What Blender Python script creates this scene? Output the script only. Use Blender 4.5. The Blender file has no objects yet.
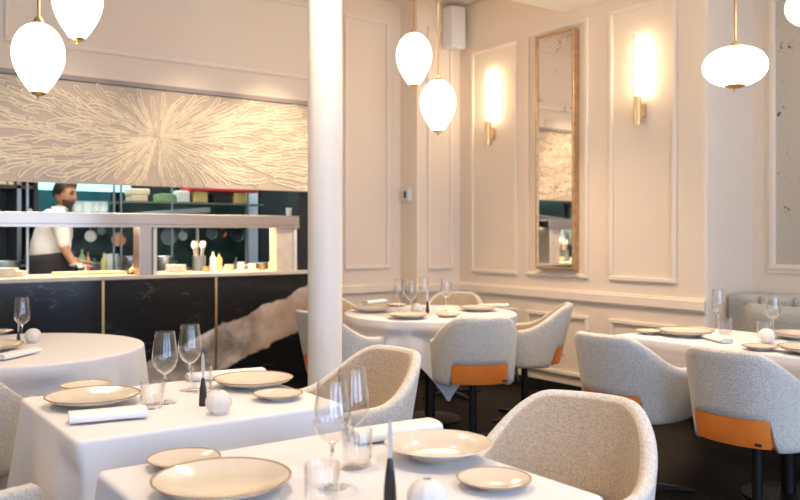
import bpy, bmesh, math, random
from mathutils import Vector, Matrix
random.seed(7)
PI = math.pi
SC = bpy.context.scene
COL = SC.collection
# ------------------------------------------------------------------ camera frame
F = 813.0
HY = 235.0
_n = math.hypot(1120, 813)
CA, SA = 1120 / _n, 813 / _n * 1.0        # room axes against the camera axes
YAW = math.atan2(813, 1120)
CA, SA = math.cos(YAW), math.sin(YAW)
CAM_H = 1.3

def cam2w(x, d, z):
    return Vector((x * CA + d * SA, -x * SA + d * CA, z))
def at_d(px, d, z):                       # world point seen in column px at depth d
    return cam2w((px - 400) / F * d, d, z)
def on_z(px, py, z=0.75):                 # point on a horizontal plane
    d = (CAM_H - z) * F / (py - HY)
    return at_d(px, d, z)
def u_on_v(px, v):
    r = (px - 400) / F
    return v * (SA + CA * r) / (CA - SA * r)
def v_on_u(px, u):
    r = (px - 400) / F
    return u * (CA - SA * r) / (SA + CA * r)
def z_at(p, py):
    d = p[0] * SA + p[1] * CA
    return CAM_H + (HY - py) * d / F
def on_v(px, py, v):
    u = u_on_v(px, v); return Vector((u, v, z_at((u, v), py)))
def on_u(px, py, u):
    v = v_on_u(px, u); return Vector((u, v, z_at((u, v), py)))

# ------------------------------------------------------------------ materials
def new_mat(name):
    m = bpy.data.materials.new(name); m.use_nodes = True
    nt = m.node_tree
    return m, nt, nt.nodes['Principled BSDF']
def mat(name, col, rough=0.5, metal=0.0, spec=0.5, bump=None, var=None, sheen=0.0, emit=None, estr=0, coat=0, sss=0):
    m, nt, b = new_mat(name)
    b.inputs['Base Color'].default_value = (*col, 1)
    b.inputs['Roughness'].default_value = rough
    b.inputs['Metallic'].default_value = metal
    b.inputs['Specular IOR Level'].default_value = spec
    b.inputs['Coat Weight'].default_value = coat
    b.inputs['Sheen Weight'].default_value = sheen
    if emit:
        b.inputs['Emission Color'].default_value = (*emit, 1)
        b.inputs['Emission Strength'].default_value = estr
    tc = nt.nodes.new('ShaderNodeTexCoord')
    if var:                                # (scale, second colour)
        n = nt.nodes.new('ShaderNodeTexNoise'); n.inputs['Scale'].default_value = var[0]; n.inputs['Detail'].default_value = 4
        r = nt.nodes.new('ShaderNodeMix'); r.data_type = 'RGBA'
        r.inputs[6].default_value = (*col, 1); r.inputs[7].default_value = (*var[1], 1)
        cr = nt.nodes.new('ShaderNodeMapRange'); cr.inputs[1].default_value = .35; cr.inputs[2].default_value = .65
        nt.links.new(tc.outputs['Object'], n.inputs['Vector'])
        nt.links.new(n.outputs['Fac'], cr.inputs[0]); nt.links.new(cr.outputs[0], r.inputs[0])
        nt.links.new(r.outputs[2], b.inputs['Base Color'])
    if bump:                               # (scale, strength, distance)
        n = nt.nodes.new('ShaderNodeTexNoise'); n.inputs['Scale'].default_value = bump[0]; n.inputs['Detail'].default_value = 3
        bp = nt.nodes.new('ShaderNodeBump'); bp.inputs['Strength'].default_value = bump[1]; bp.inputs['Distance'].default_value = bump[2]
        nt.links.new(tc.outputs['Object'], n.inputs['Vector'])
        nt.links.new(n.outputs['Fac'], bp.inputs['Height']); nt.links.new(bp.outputs[0], b.inputs['Normal'])
    return m
def fabric(name, c1, c2, scale, strength, dist):   # looped weave: crossed waves and noise
    m, nt, b = new_mat(name)
    b.inputs['Roughness'].default_value = .95; b.inputs['Specular IOR Level'].default_value = .15
    b.inputs['Sheen Weight'].default_value = .25
    tc = nt.nodes.new('ShaderNodeTexCoord')
    v = nt.nodes.new('ShaderNodeTexVoronoi'); v.inputs['Scale'].default_value = scale
    n = nt.nodes.new('ShaderNodeTexNoise'); n.inputs['Scale'].default_value = scale * .45; n.inputs['Detail'].default_value = 5
    n.inputs['Roughness'].default_value = .75
    for q in (v, n): nt.links.new(tc.outputs['Object'], q.inputs['Vector'])
    mx = nt.nodes.new('ShaderNodeMath'); mx.operation = 'MULTIPLY_ADD'; mx.inputs[1].default_value = -.5
    nt.links.new(v.outputs['Distance'], mx.inputs[0]); nt.links.new(n.outputs['Fac'], mx.inputs[2])
    r = nt.nodes.new('ShaderNodeMapRange'); r.inputs[1].default_value = .05; r.inputs[2].default_value = .55
    nt.links.new(mx.outputs[0], r.inputs[0])
    c = nt.nodes.new('ShaderNodeMix'); c.data_type = 'RGBA'; c.inputs[6].default_value = (*c2, 1); c.inputs[7].default_value = (*c1, 1)
    nt.links.new(r.outputs[0], c.inputs[0]); nt.links.new(c.outputs[2], b.inputs['Base Color'])
    bp = nt.nodes.new('ShaderNodeBump'); bp.inputs['Strength'].default_value = strength; bp.inputs['Distance'].default_value = dist
    nt.links.new(mx.outputs[0], bp.inputs['Height']); nt.links.new(bp.outputs[0], b.inputs['Normal'])
    return m
def thin_glass(name):
    m = bpy.data.materials.new(name); m.use_nodes = True; nt = m.node_tree
    nt.nodes.remove(nt.nodes['Principled BSDF']); out = nt.nodes['Material Output']
    t = nt.nodes.new('ShaderNodeBsdfTransparent'); t.inputs[0].default_value = (.965, .965, .96, 1)
    g = nt.nodes.new('ShaderNodeBsdfGlossy'); g.inputs['Roughness'].default_value = .02; g.inputs[0].default_value = (1, 1, 1, 1)
    lw0 = nt.nodes.new('ShaderNodeLayerWeight'); lw0.inputs[0].default_value = .5
    pw = nt.nodes.new('ShaderNodeMath'); pw.operation = 'POWER'; pw.inputs[1].default_value = 2.6; nt.links.new(lw0.outputs['Facing'], pw.inputs[0])
    lw = nt.nodes.new('ShaderNodeMath'); lw.operation = 'MULTIPLY_ADD'; lw.inputs[1].default_value = .8; lw.inputs[2].default_value = .05; nt.links.new(pw.outputs[0], lw.inputs[0])
    mx = nt.nodes.new('ShaderNodeMixShader')
    nt.links.new(lw.outputs[0], mx.inputs[0]); nt.links.new(t.outputs[0], mx.inputs[1]); nt.links.new(g.outputs[0], mx.inputs[2])
    nt.links.new(mx.outputs[0], out.inputs[0])
    return m
def real_glass(name):
    m, nt, b = new_mat(name)
    b.inputs['Base Color'].default_value = (1, 1, 1, 1); b.inputs['Roughness'].default_value = 0
    b.inputs['Transmission Weight'].default_value = 1; b.inputs['IOR'].default_value = 1.45
    return m
def emitter(name, col, s):
    m = bpy.data.materials.new(name); m.use_nodes = True; nt = m.node_tree
    nt.nodes.remove(nt.nodes['Principled BSDF'])
    e = nt.nodes.new('ShaderNodeEmission'); e.inputs[0].default_value = (*col, 1); e.inputs[1].default_value = s
    nt.links.new(e.outputs[0], nt.nodes['Material Output'].inputs[0])
    return m

M = {}
M['wall'] = mat('wall paint', (.84, .715, .585), .6, spec=.3, bump=(9, .03, .01))
M['trim'] = mat('trim paint', (.87, .755, .63), .5, spec=.35)
M['ceiling'] = mat('ceiling paint', (.88, .79, .70), .8, spec=.2)
M['cloth'] = mat('white table linen', (.74, .732, .745), .85, spec=.15, bump=(650, .08, .001), sheen=.1)
M['napkin'] = mat('white napkin linen', (.80, .79, .78), .9, spec=.1, bump=(500, .15, .001))
M['boucle'] = fabric('pale grey boucle', (.76, .725, .67), (.54, .51, .46), 170, .9, .004)
M['lining'] = fabric('sand boucle', (.57, .455, .33), (.41, .32, .225), 170, .8, .004)
M['cushion'] = fabric('grey green boucle', (.56, .54, .49), (.40, .385, .35), 180, .6, .003)
M['leather'] = mat('orange leather', (.90, .27, .045), .40, spec=.4, bump=(120, .1, .002), var=(6, (.82, .225, .035)))
M['brass'] = mat('brushed brass', (.72, .47, .22), .3, metal=1)
M['pale_brass'] = mat('pale brass', (.78, .58, .34), .38, metal=1)
M['old_brass'] = mat('aged gilt', (.68, .47, .27), .4, metal=.85, var=(22, (.50, .34, .19)), bump=(60, .2, .003))
M['black_metal'] = mat('blackened steel', (.035, .033, .032), .38, metal=.7)
M['black'] = mat('black lacquer', (.012, .012, .012), .3)
M['steel'] = mat('stainless steel', (.62, .60, .58), .28, metal=1, bump=(30, .04, .004))
M['warm_steel'] = mat('warm brushed steel', (.52, .41, .33), .32, metal=1, bump=(30, .04, .004))
M['dull_steel'] = mat('dull steel', (.24, .27, .27), .38, metal=.9)
M['plate'] = mat('cream glaze', (.72, .65, .54), .13, spec=.6, coat=.4, var=(14, (.68, .60, .485)))
M['rim'] = mat('toffee glaze', (.36, .235, .12), .25, spec=.6)
M['bisque'] = mat('dimpled white bisque', (.76, .71, .65), .6, spec=.3)
M['glass'] = thin_glass('thin clear glass')
M['stem'] = real_glass('clear crystal')
M['blade'] = mat('polished blade', (.62, .57, .52), .4, metal=.45)
M['globe'] = emitter('lit opal glass', (1.0, .84, .62), 6.5)
M['tube'] = emitter('glowing light tube', (1.0, .80, .52), 20)
M['stone'] = mat('pale pass stone', (.74, .64, .52), .3, var=(14, (.66, .56, .45)))
M['dark_tile'] = mat('dark kitchen wall', (.035, .04, .04), .35, var=(3, (.055, .06, .06)))
M['dark_teal'] = mat('dark teal steel', (.035, .13, .14), .35, metal=.3, var=(4, (.03, .085, .10)))
M['bright_teal'] = mat('teal steel', (.05, .24, .26), .35, metal=.2, var=(3, (.04, .17, .19)))
M['deep_green'] = mat('dark green steel', (.012, .025, .025), .3, metal=.2, var=(5, (.03, .055, .05)))
M['grime_dark'] = mat('black kitchen enamel', (.02, .022, .022), .35)
M['ceramic'] = mat('white crockery', (.78, .77, .72), .25)
M['cream_box'] = mat('cream carton', (.72, .62, .43), .7)
M['red'] = mat('red plastic', (.72, .03, .05), .35)
M['green'] = mat('leafy green', (.12, .25, .12), .7, var=(40, (.3, .36, .15)))
M['yellow'] = mat('yellow label', (.75, .6, .22), .6)
M['wood'] = mat('pale maple', (.70, .53, .34), .5, var=(20, (.62, .45, .28)))
M['copper'] = mat('copper', (.75, .36, .2), .3, metal=1)
M['skin'] = mat('skin', (.46, .25, .16), .55, spec=.3)
M['hair'] = mat('black hair', (.012, .010, .009), .5)
M['beard'] = mat('dark stubble', (.07, .035, .025), .7)
M['jacket'] = mat('white chef cotton', (.78, .78, .76), .9, spec=.1, bump=(14, .5, .02))
M['apron'] = mat('black apron cotton', (.02, .02, .024), .85)
M['white_plastic'] = mat('white plastic', (.74, .72, .70), .4)
M['gap_shade'] = mat('gap shade grey', (.36, .31, .28), .5)  # grey that paints the shade of the gap over the carved panel

def floor_mat():
    m, nt, b = new_mat('dark oak boards')
    tc = nt.nodes.new('ShaderNodeTexCoord')
    mp = nt.nodes.new('ShaderNodeMapping'); mp.inputs['Rotation'].default_value = (0, 0, PI / 2)
    br = nt.nodes.new('ShaderNodeTexBrick'); br.inputs['Scale'].default_value = 1
    br.inputs['Brick Width'].default_value = 1.6; br.inputs['Row Height'].default_value = .14
    br.inputs['Mortar Size'].default_value = .004; br.offset = .37
    br.inputs['Color1'].default_value = (.008, .006, .006, 1); br.inputs['Color2'].default_value = (.015, .011, .010, 1)
    br.inputs['Mortar'].default_value = (.008, .006, .005, 1)
    n = nt.nodes.new('ShaderNodeTexNoise'); n.inputs['Scale'].default_value = 12; n.inputs['Detail'].default_value = 6
    mp2 = nt.nodes.new('ShaderNodeMapping'); mp2.inputs['Scale'].default_value = (6, .6, 1)
    mx = nt.nodes.new('ShaderNodeMix'); mx.data_type = 'RGBA'; mx.blend_type = 'MULTIPLY'; mx.inputs[0].default_value = .6
    nt.links.new(tc.outputs['Object'], mp.inputs[0]); nt.links.new(mp.outputs[0], br.inputs[0])
    nt.links.new(tc.outputs['Object'], mp2.inputs[0]); nt.links.new(mp2.outputs[0], n.inputs[0])
    nt.links.new(br.outputs['Color'], mx.inputs[6]); nt.links.new(n.outputs['Fac'], mx.inputs[7])
    nt.links.new(mx.outputs[2], b.inputs['Base Color'])
    b.inputs['Roughness'].default_value = .5; b.inputs['Specular IOR Level'].default_value = .12
    return m
M['floor'] = floor_mat()

def marble_mat():
    m, nt, b = new_mat('black marble with pale band')
    L = nt.links
    def nd(t, **k):
        x = nt.nodes.new(t)
        for a, v in k.items(): setattr(x, a, v)
        return x
    tc = nd('ShaderNodeTexCoord')
    sep = nd('ShaderNodeSeparateXYZ'); L.new(tc.outputs['Object'], sep.inputs[0])
    # warped distance from the diagonal band's centre line
    n1 = nd('ShaderNodeTexNoise'); n1.inputs['Scale'].default_value = 2.4; n1.inputs['Detail'].default_value = 8; n1.inputs['Roughness'].default_value = .62
    L.new(tc.outputs['Object'], n1.inputs['Vector'])
    def math_(op, a, b_=None, c=None):
        x = nd('ShaderNodeMath', operation=op)
        for i, v in enumerate((a, b_, c)):
            if v is None: continue
            if isinstance(v, (int, float)): x.inputs[i].default_value = v
            else: L.new(v, x.inputs[i])
        return x.outputs[0]
    line = math_('MULTIPLY_ADD', sep.outputs[0], -.36, 1.25 - .665)      # minus slope * u + offset
    dist = math_('ADD', sep.outputs[2], line)                           # z - (slope*u - offset)
    warp = math_('MULTIPLY_ADD', n1.outputs['Fac'], .22, -.11)
    dist = math_('ADD', dist, warp)
    ad = math_('ABSOLUTE', dist)
    band = nd('ShaderNodeMapRange'); band.inputs[1].default_value = .185; band.inputs[2].default_value = .170; band.clamp = True
    L.new(ad, band.inputs[0])
    # band colour
    n2 = nd('ShaderNodeTexNoise'); n2.inputs['Scale'].default_value = 4.5; n2.inputs['Detail'].default_value = 8
    L.new(tc.outputs['Object'], n2.inputs['Vector'])
    ramp = nd('ShaderNodeValToRGB'); e = ramp.color_ramp.elements
    e[0].position = .36; e[0].color = (.24, .215, .195, 1)
    e[1].position = .64; e[1].color = (.85, .80, .75, 1)
    x = e.new(.5); x.color = (.52, .44, .38, 1)
    L.new(n2.outputs['Fac'], ramp.inputs[0])
    # tan towards the right end of the band
    tan = nd('ShaderNodeMix', data_type='RGBA'); tan.inputs[7].default_value = (.60, .41, .28, 1)
    tr = nd('ShaderNodeMapRange'); tr.inputs[1].default_value = 2.85; tr.inputs[2].default_value = 3.1; tr.inputs[4].default_value = .65
    L.new(sep.outputs[0], tr.inputs[0]); L.new(tr.outputs[0], tan.inputs[0]); L.new(ramp.outputs[0], tan.inputs[6])
    # thin veins in the black
    n3 = nd('ShaderNodeTexNoise'); n3.inputs['Scale'].default_value = 2.1; n3.inputs['Detail'].default_value = 9; n3.inputs['Roughness'].default_value = .6
    mp = nd('ShaderNodeMapping'); mp.inputs['Rotation'].default_value = (0, .5, 0); mp.inputs['Scale'].default_value = (.8, 1, 2.4)
    L.new(tc.outputs['Object'], mp.inputs[0]); L.new(mp.outputs[0], n3.inputs['Vector'])
    vd = math_('ABSOLUTE', math_('SUBTRACT', n3.outputs['Fac'], .5))
    vr = nd('ShaderNodeMapRange'); vr.inputs[1].default_value = .007; vr.inputs[2].default_value = .0; L.new(vd, vr.inputs[0])
    n4 = nd('ShaderNodeTexNoise'); n4.inputs['Scale'].default_value = 3.2; L.new(tc.outputs['Object'], n4.inputs['Vector'])
    n4r = nd('ShaderNodeMapRange'); n4r.inputs[1].default_value = .5; n4r.inputs[2].default_value = .68; L.new(n4.outputs['Fac'], n4r.inputs[0])
    vv = math_('MULTIPLY', vr.outputs[0], n4r.outputs[0])
    blk = nd('ShaderNodeMix', data_type='RGBA'); blk.inputs[6].default_value = (.011, .011, .012, 1); blk.inputs[7].default_value = (.17, .155, .14, 1)
    L.new(vv, blk.inputs[0])
    fin = nd('ShaderNodeMix', data_type='RGBA'); L.new(band.outputs[0], fin.inputs[0]); L.new(blk.outputs[2], fin.inputs[6]); L.new(tan.outputs[2], fin.inputs[7])
    L.new(fin.outputs[2], b.inputs['Base Color'])
    b.inputs['Roughness'].default_value = .16
    b.inputs['Specular IOR Level'].default_value = .4
    return m
M['marble'] = marble_mat()

def antique_mirror(name, base, rough, mixd, scale, lo, edge=None):
    """foxed mirror: metal with dark specks whose density follows a noise and (edge) the pane's top"""
    m, nt, b = new_mat(name); L = nt.links
    tc = nt.nodes.new('ShaderNodeTexCoord')
    v = nt.nodes.new('ShaderNodeTexNoise'); v.inputs['Scale'].default_value = scale; v.inputs['Detail'].default_value = 3
    w = nt.nodes.new('ShaderNodeTexNoise'); w.inputs['Scale'].default_value = scale * .12
    for q in (v, w): L.new(tc.outputs['Object'], q.inputs['Vector'])
    s = nt.nodes.new('ShaderNodeMath'); s.operation = 'MULTIPLY_ADD'; s.inputs[1].default_value = .8
    L.new(w.outputs['Fac'], s.inputs[0]); L.new(v.outputs['Fac'], s.inputs[2])
    src = s.outputs[0]
    if edge:
        sep = nt.nodes.new('ShaderNodeSeparateXYZ'); L.new(tc.outputs['Object'], sep.inputs[0])
        er = nt.nodes.new('ShaderNodeMapRange'); er.inputs[1].default_value = edge[0]; er.inputs[2].default_value = edge[1]; er.inputs[4].default_value = edge[2]
        L.new(sep.outputs[2], er.inputs[0])
        a = nt.nodes.new('ShaderNodeMath'); L.new(src, a.inputs[0]); L.new(er.outputs[0], a.inputs[1]); src = a.outputs[0]
    r = nt.nodes.new('ShaderNodeMapRange'); r.inputs[1].default_value = lo; r.inputs[2].default_value = lo + .04
    L.new(src, r.inputs[0])
    c = nt.nodes.new('ShaderNodeMix'); c.data_type = 'RGBA'; c.inputs[6].default_value = (*base, 1); c.inputs[7].default_value = (.09, .06, .045, 1)
    L.new(r.outputs[0], c.inputs[0]); L.new(c.outputs[2], b.inputs['Base Color'])
    mt = nt.nodes.new('ShaderNodeMapRange'); mt.inputs[3].default_value = mixd; mt.inputs[4].default_value = .1
    L.new(r.outputs[0], mt.inputs[0]); L.new(mt.outputs[0], b.inputs['Metallic'])
    b.inputs['Roughness'].default_value = rough
    return m
M['mirror'] = antique_mirror('foxed mirror glass', (.92, .87, .80), .03, 1, 75, 1.14, (2.75, 3.0, .12))
M['old_mirror'] = antique_mirror('clouded antique mirror', (.62, .56, .48), .35, .4, 42, 1.125)

# ------------------------------------------------------------------ mesh building
class MB:
    def __init__(s): s.v = []; s.f = []
    def add(s, vs, fs):
        b = len(s.v); s.v += [tuple(v) for v in vs]; s.f += [tuple(b + i for i in f) for f in fs]; return s
    def box(s, x0, x1, y0, y1, z0, z1, mtx=None):
        vs = [Vector((x, y, z)) for z in (z0, z1) for y in (y0, y1) for x in (x0, x1)]
        if mtx: vs = [mtx @ v for v in vs]
        return s.add(vs, [(0, 2, 3, 1), (4, 5, 7, 6), (0, 1, 5, 4), (2, 6, 7, 3), (0, 4, 6, 2), (1, 3, 7, 5)])
    def lathe(s, prof, n=40, c=(0, 0, 0), closed=False, mtx=None, sx=1, sy=1):
        vs, fs, rows = [], [], []
        for r, z in prof:
            if r < 1e-6: rows.append([len(vs)]); vs.append(Vector((c[0], c[1], c[2] + z)))
            else:
                rows.append(list(range(len(vs), len(vs) + n)))
                vs += [Vector((c[0] + r * sx * math.cos(2 * PI * k / n), c[1] + r * sy * math.sin(2 * PI * k / n), c[2] + z)) for k in range(n)]
        pairs = list(zip(rows, rows[1:])) + ([(rows[-1], rows[0])] if closed else [])
        for a, b in pairs:
            for k in range(n):
                k2 = (k + 1) % n
                if len(a) == 1 and len(b) == 1: continue
                if len(a) == 1: fs.append((a[0], b[k2], b[k]))
                elif len(b) == 1: fs.append((a[k], a[k2], b[0]))
                else: fs.append((a[k], a[k2], b[k2], b[k]))
        if mtx: vs = [mtx @ v for v in vs]
        return s.add(vs, fs)
    def tube(s, pts, r, n=10, cap=True):
        pts = [Vector(p) for p in pts]; vs, fs = [], []
        rs = r if isinstance(r, (list, tuple)) else [r] * len(pts)
        t0 = (pts[1] - pts[0]).normalized()
        up = Vector((0, 0, 1)) if abs(t0.z) < .9 else Vector((1, 0, 0))
        a = t0.cross(up).normalized()
        for i, p in enumerate(pts):
            t = (pts[min(i + 1, len(pts) - 1)] - pts[max(i - 1, 0)]).normalized()
            a = (a - t * a.dot(t)).normalized(); b = t.cross(a)
            vs += [p + (a * math.cos(2 * PI * k / n) + b * math.sin(2 * PI * k / n)) * rs[i] for k in range(n)]
        for i in range(len(pts) - 1):
            for k in range(n):
                k2 = (k + 1) % n
                fs.append((i * n + k, i * n + k2, (i + 1) * n + k2, (i + 1) * n + k))
        if cap:
            fs.append(tuple(range(n - 1, -1, -1))); e = (len(pts) - 1) * n; fs.append(tuple(range(e, e + n)))
        return s.add(vs, fs)
    def grid(s, rows, closed_u=False, closed_v=False):
        h, w = len(rows), len(rows[0]); vs = [p for r in rows for p in r]; fs = []
        for i in range(h if closed_v else h - 1):
            for j in range(w if closed_u else w - 1):
                i2, j2 = (i + 1) % h, (j + 1) % w
                fs.append((i * w + j, i * w + j2, i2 * w + j2, i2 * w + j))
        return s.add(vs, fs)
    def build(s, name, m, parent=None, smooth=True, bevel=0, sub=0, angle=40, seg=2):
        me = bpy.data.meshes.new(name); me.from_pydata(s.v, [], s.f); me.validate()
        bm = bmesh.new(); bm.from_mesh(me); bmesh.ops.recalc_face_normals(bm, faces=bm.faces); bm.to_mesh(me); bm.free()
        me.materials.append(m)
        o = bpy.data.objects.new(name, me); COL.objects.link(o)
        if parent: o.parent = parent
        if bevel:
            b = o.modifiers.new('bevel', 'BEVEL'); b.width = bevel; b.segments = seg; b.limit_method = 'ANGLE'; b.angle_limit = math.radians(40)
        if sub:
            q = o.modifiers.new('sub', 'SUBSURF'); q.levels = sub; q.render_levels = sub
        if smooth:
            me.polygons.foreach_set('use_smooth', [True] * len(me.polygons))
            if not sub:
                me.set_sharp_from_angle(angle=math.radians(angle))
        return o
def tag(o, label, cat, group=None, kind=None):
    o['label'] = label; o['category'] = cat
    if group: o['group'] = group
    if kind: o['kind'] = kind
    return o
def thing(name, label, cat, loc=(0, 0, 0), rz=0, group=None):
    o = bpy.data.objects.new(name, None); COL.objects.link(o)
    o.location = loc; o.rotation_euler = (0, 0, rz); o.empty_display_size = .1
    return tag(o, label, cat, group)
def dup(root, loc, rz, label, group=None, scale=None):
    r = root.copy(); COL.objects.link(r); r.location = loc; r.rotation_euler = (0, 0, rz); r['label'] = label
    if group: r['group'] = group
    if scale: r.scale = scale
    for ch in list(root.children):
        c = ch.copy(); COL.objects.link(c); c.parent = r
        for g in list(ch.children):
            d = g.copy(); COL.objects.link(d); d.parent = c
    return r
def struct(name, mb, m, **k):
    o = mb.build(name, m, smooth=False, **k); o['kind'] = 'structure'; return o
def place(proto_box, maker, loc, rz, label, group=None, scale=None):
    """the first call uses the original, later calls copy it"""
    if 'o' not in proto_box:
        o = maker(); proto_box['o'] = o
        o.location = loc; o.rotation_euler = (0, 0, rz); o['label'] = label
        if group: o['group'] = group
        if scale: o.scale = scale
        return o
    c = dup(proto_box['o'], loc, rz, label, group)
    c.scale = scale if scale else (1, 1, 1)
    return c

# ------------------------------------------------------------------ the room
UR = 4.98            # right wall plane
UN = 5.55            # recessed wall behind the banquette
VK = 6.16            # kitchen front plane
VP = 5.90            # pier plane
ZF, ZB, VE = 3.108, 3.46, 4.57
U0, V0, V9 = -3.2, -2.2, 9.0
struct('floor', MB().box(U0 - .1, 6.4, V0 - .1, V9 + .1, -.1, 0), M['floor'])
struct('ceiling', MB().box(U0 - .1, UN + .15, V0 - .1, VE, ZF, ZF + .5).box(U0 - .1, UN + .15, VE, VK + .2, ZB, ZB + .15), M['ceiling'])
struct('wall_right', MB().box(UR, UN + .15, 3.28, VK + .15, 0, ZB), M['wall'], bevel=.02)
struct('wall_niche', MB().box(UN, UN + .15, V0, 3.28, 0, ZF), M['wall'])
struct('wall_left', MB().box(U0 - .15, U0, V0, VK + .15, 0, ZB), M['wall'])
up = u_on_v(417, VP)
struct('wall_pier', MB().box(up, UR, VP, VK + .15, 0, ZB), M['wall'])
UE = u_on_v(327, VK)          # end of the kitchen opening, behind the column
struct('wall_back', MB().box(UE, up, VK, VK + .15, 0, ZB), M['wall'])
ZPT, ZPB = 2.42, 1.675
struct('wall_above_kitchen', MB().box(U0, UE, VK, VK + .15, ZPT + .03, ZB), M['wall'])
struct('trim_1', MB().box(U0, UE, VK - .012, VK + .12, ZPT, ZPT + .035), M['gap_shade'])  # strip coloured as the shadowed gap along the carved panel's top
# front wall with three tall windows (behind the camera, where the daylight comes from)
fw = MB(); wins = [(-2.5, -.9), (-.3, 1.5), (2.1, 4.4)]
edges = [U0] + [e for w in wins for e in w] + [UN + .15]
for a, b in zip(edges[::2], edges[1::2]): fw.box(a, b, V0 - .15, V0, 0, ZF)
for a, b in wins: fw.box(a, b, V0 - .15, V0, 0, .45).box(a, b, V0 - .15, V0, 2.75, ZF)
struct('wall_front', fw, M['wall'])
for i, (a, b) in enumerate(wins):
    w = MB()
    for x in (a, (a + b) / 2 - .03, b - .06): w.box(x, x + .06, V0 - .11, V0 - .05, .45, 2.75)
    for z in (.45, 2.0, 2.69): w.box(a, b, V0 - .11, V0 - .05, z, z + .06)
    struct('window_%d' % (i + 1), w, M['trim'])
    L = bpy.data.lights.new('window_portal', 'AREA'); L.shape = 'RECTANGLE'; L.size = b - a; L.size_y = 2.3; L.cycles.is_portal = True
    lo = bpy.data.objects.new('window_portal', L); COL.objects.link(lo); lo.location = ((a + b) / 2, V0 - .16, 1.6); lo.rotation_euler = (PI / 2, 0, PI)
    lo.rotation_euler = Vector((0, 1, 0)).to_track_quat('-Z', 'Z').to_euler()
# kitchen shell
struct('wall_kitchen_back', MB().box(U0, 6.3, V9, V9 + .1, 0, 2.9), M['dark_tile'])
struct('wall_kitchen_right', MB().box(6.25, 6.35, VK + .15, V9, 0, 2.9), M['dark_tile'])
struct('wall_kitchen_left', MB().box(U0 - .1, U0, VK + .15, V9, 0, 2.9), M['dark_tile'])
struct('ceiling_kitchen', MB().box(U0, 6.3, VK + .15, V9, 2.8, 2.9), M['dark_tile'])

# mouldings: raised frames on a wall
def frame_u(name, v0, v1, z0, z1, u, w=.035, h=.022):       # on a plane u = const, facing -u
    m = MB()
    for (a, b, c, d) in ((v0, v1, z0, z0 + w), (v0, v1, z1 - w, z1), (v0, v0 + w, z0 + w, z1 - w), (v1 - w, v1, z0 + w, z1 - w)):
        m.box(u - h, u, a, b, c, d)
    return struct(name, m, M['trim'], bevel=.008)
def frame_v(name, u0, u1, z0, z1, v, w=.035, h=.022):
    m = MB()
    for (a, b, c, d) in ((u0, u1, z0, z0 + w), (u0, u1, z1 - w, z1), (u0, u0 + w, z0 + w, z1 - w), (u1 - w, u1, z0 + w, z1 - w)):
        m.box(a, b, v - h, v, c, d)
    return struct(name, m, M['trim'], bevel=.008)
ti = 2
def nt_():
    global ti
    n = 'trim_%d' % ti; ti += 1; return n
zt = z_at(on_u(472, 52, UR), 52); zb = z_at(on_u(610, 280, UR), 280)
for a, b in ((472, 518), (527, 589), (610, 677)):
    va, vb = v_on_u(b, UR), v_on_u(a, UR)
    frame_u(nt_(), va, vb, zb, 3.02 if a != 472 else zt, UR)
    frame_u(nt_(), va, vb, .16, .66, UR)
frame_v(nt_(), u_on_v(344, VK), u_on_v(389, VK), .99, 3.28, VK)
frame_v(nt_(), u_on_v(427, VP), u_on_v(452, VP), .98, 3.22, VP)
frame_v(nt_(), u_on_v(344, VK), u_on_v(389, VK), .16, .66, VK)
frame_v(nt_(), u_on_v(427, VP), u_on_v(452, VP), .16, .66, VP)
frame_v(nt_(), u_on_v(4, VK), UE - .1, 2.64, 3.3, VK)
frame_v(nt_(), -2.6, u_on_v(-14, VK), 2.64, 3.3, VK)
# dado rail and baseboard
rail = MB().box(UR - .03, UR, 3.28, VP, .775, .845).box(UR - .018, UR, 3.28, VP, .76, .86)
rail.box(UE, up, VK - .03, VK, .775, .845).box(up, UR, VP - .03, VP, .775, .845).box(up - .03, up, VP - .03, VK, .775, .845)
struct(nt_(), rail, M['trim'], bevel=.006)
struct('baseboard_right', MB().box(UR - .015, UR, 3.28, VP, 0, .09), M['black'])
struct('baseboard_back', MB().box(UE, up, VK - .015, VK, 0, .09).box(up, UR, VP - .015, VP, 0, .09), M['black'])

# ------------------------------------------------------------------ column
cp = at_d(325, 4.6, 0)
cm = MB().lathe([(0, 0), (.13, 0), (.13, .10), (.12, .12), (.103, .13), (.097, .16), (.097, ZF), (0, ZF)], 48)
M['column'] = mat('white column paint', (.84, .80, .75), .45, spec=.4)
co = cm.build('column', M['column']); co.location = cp
co['kind'] = 'structure'

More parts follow.
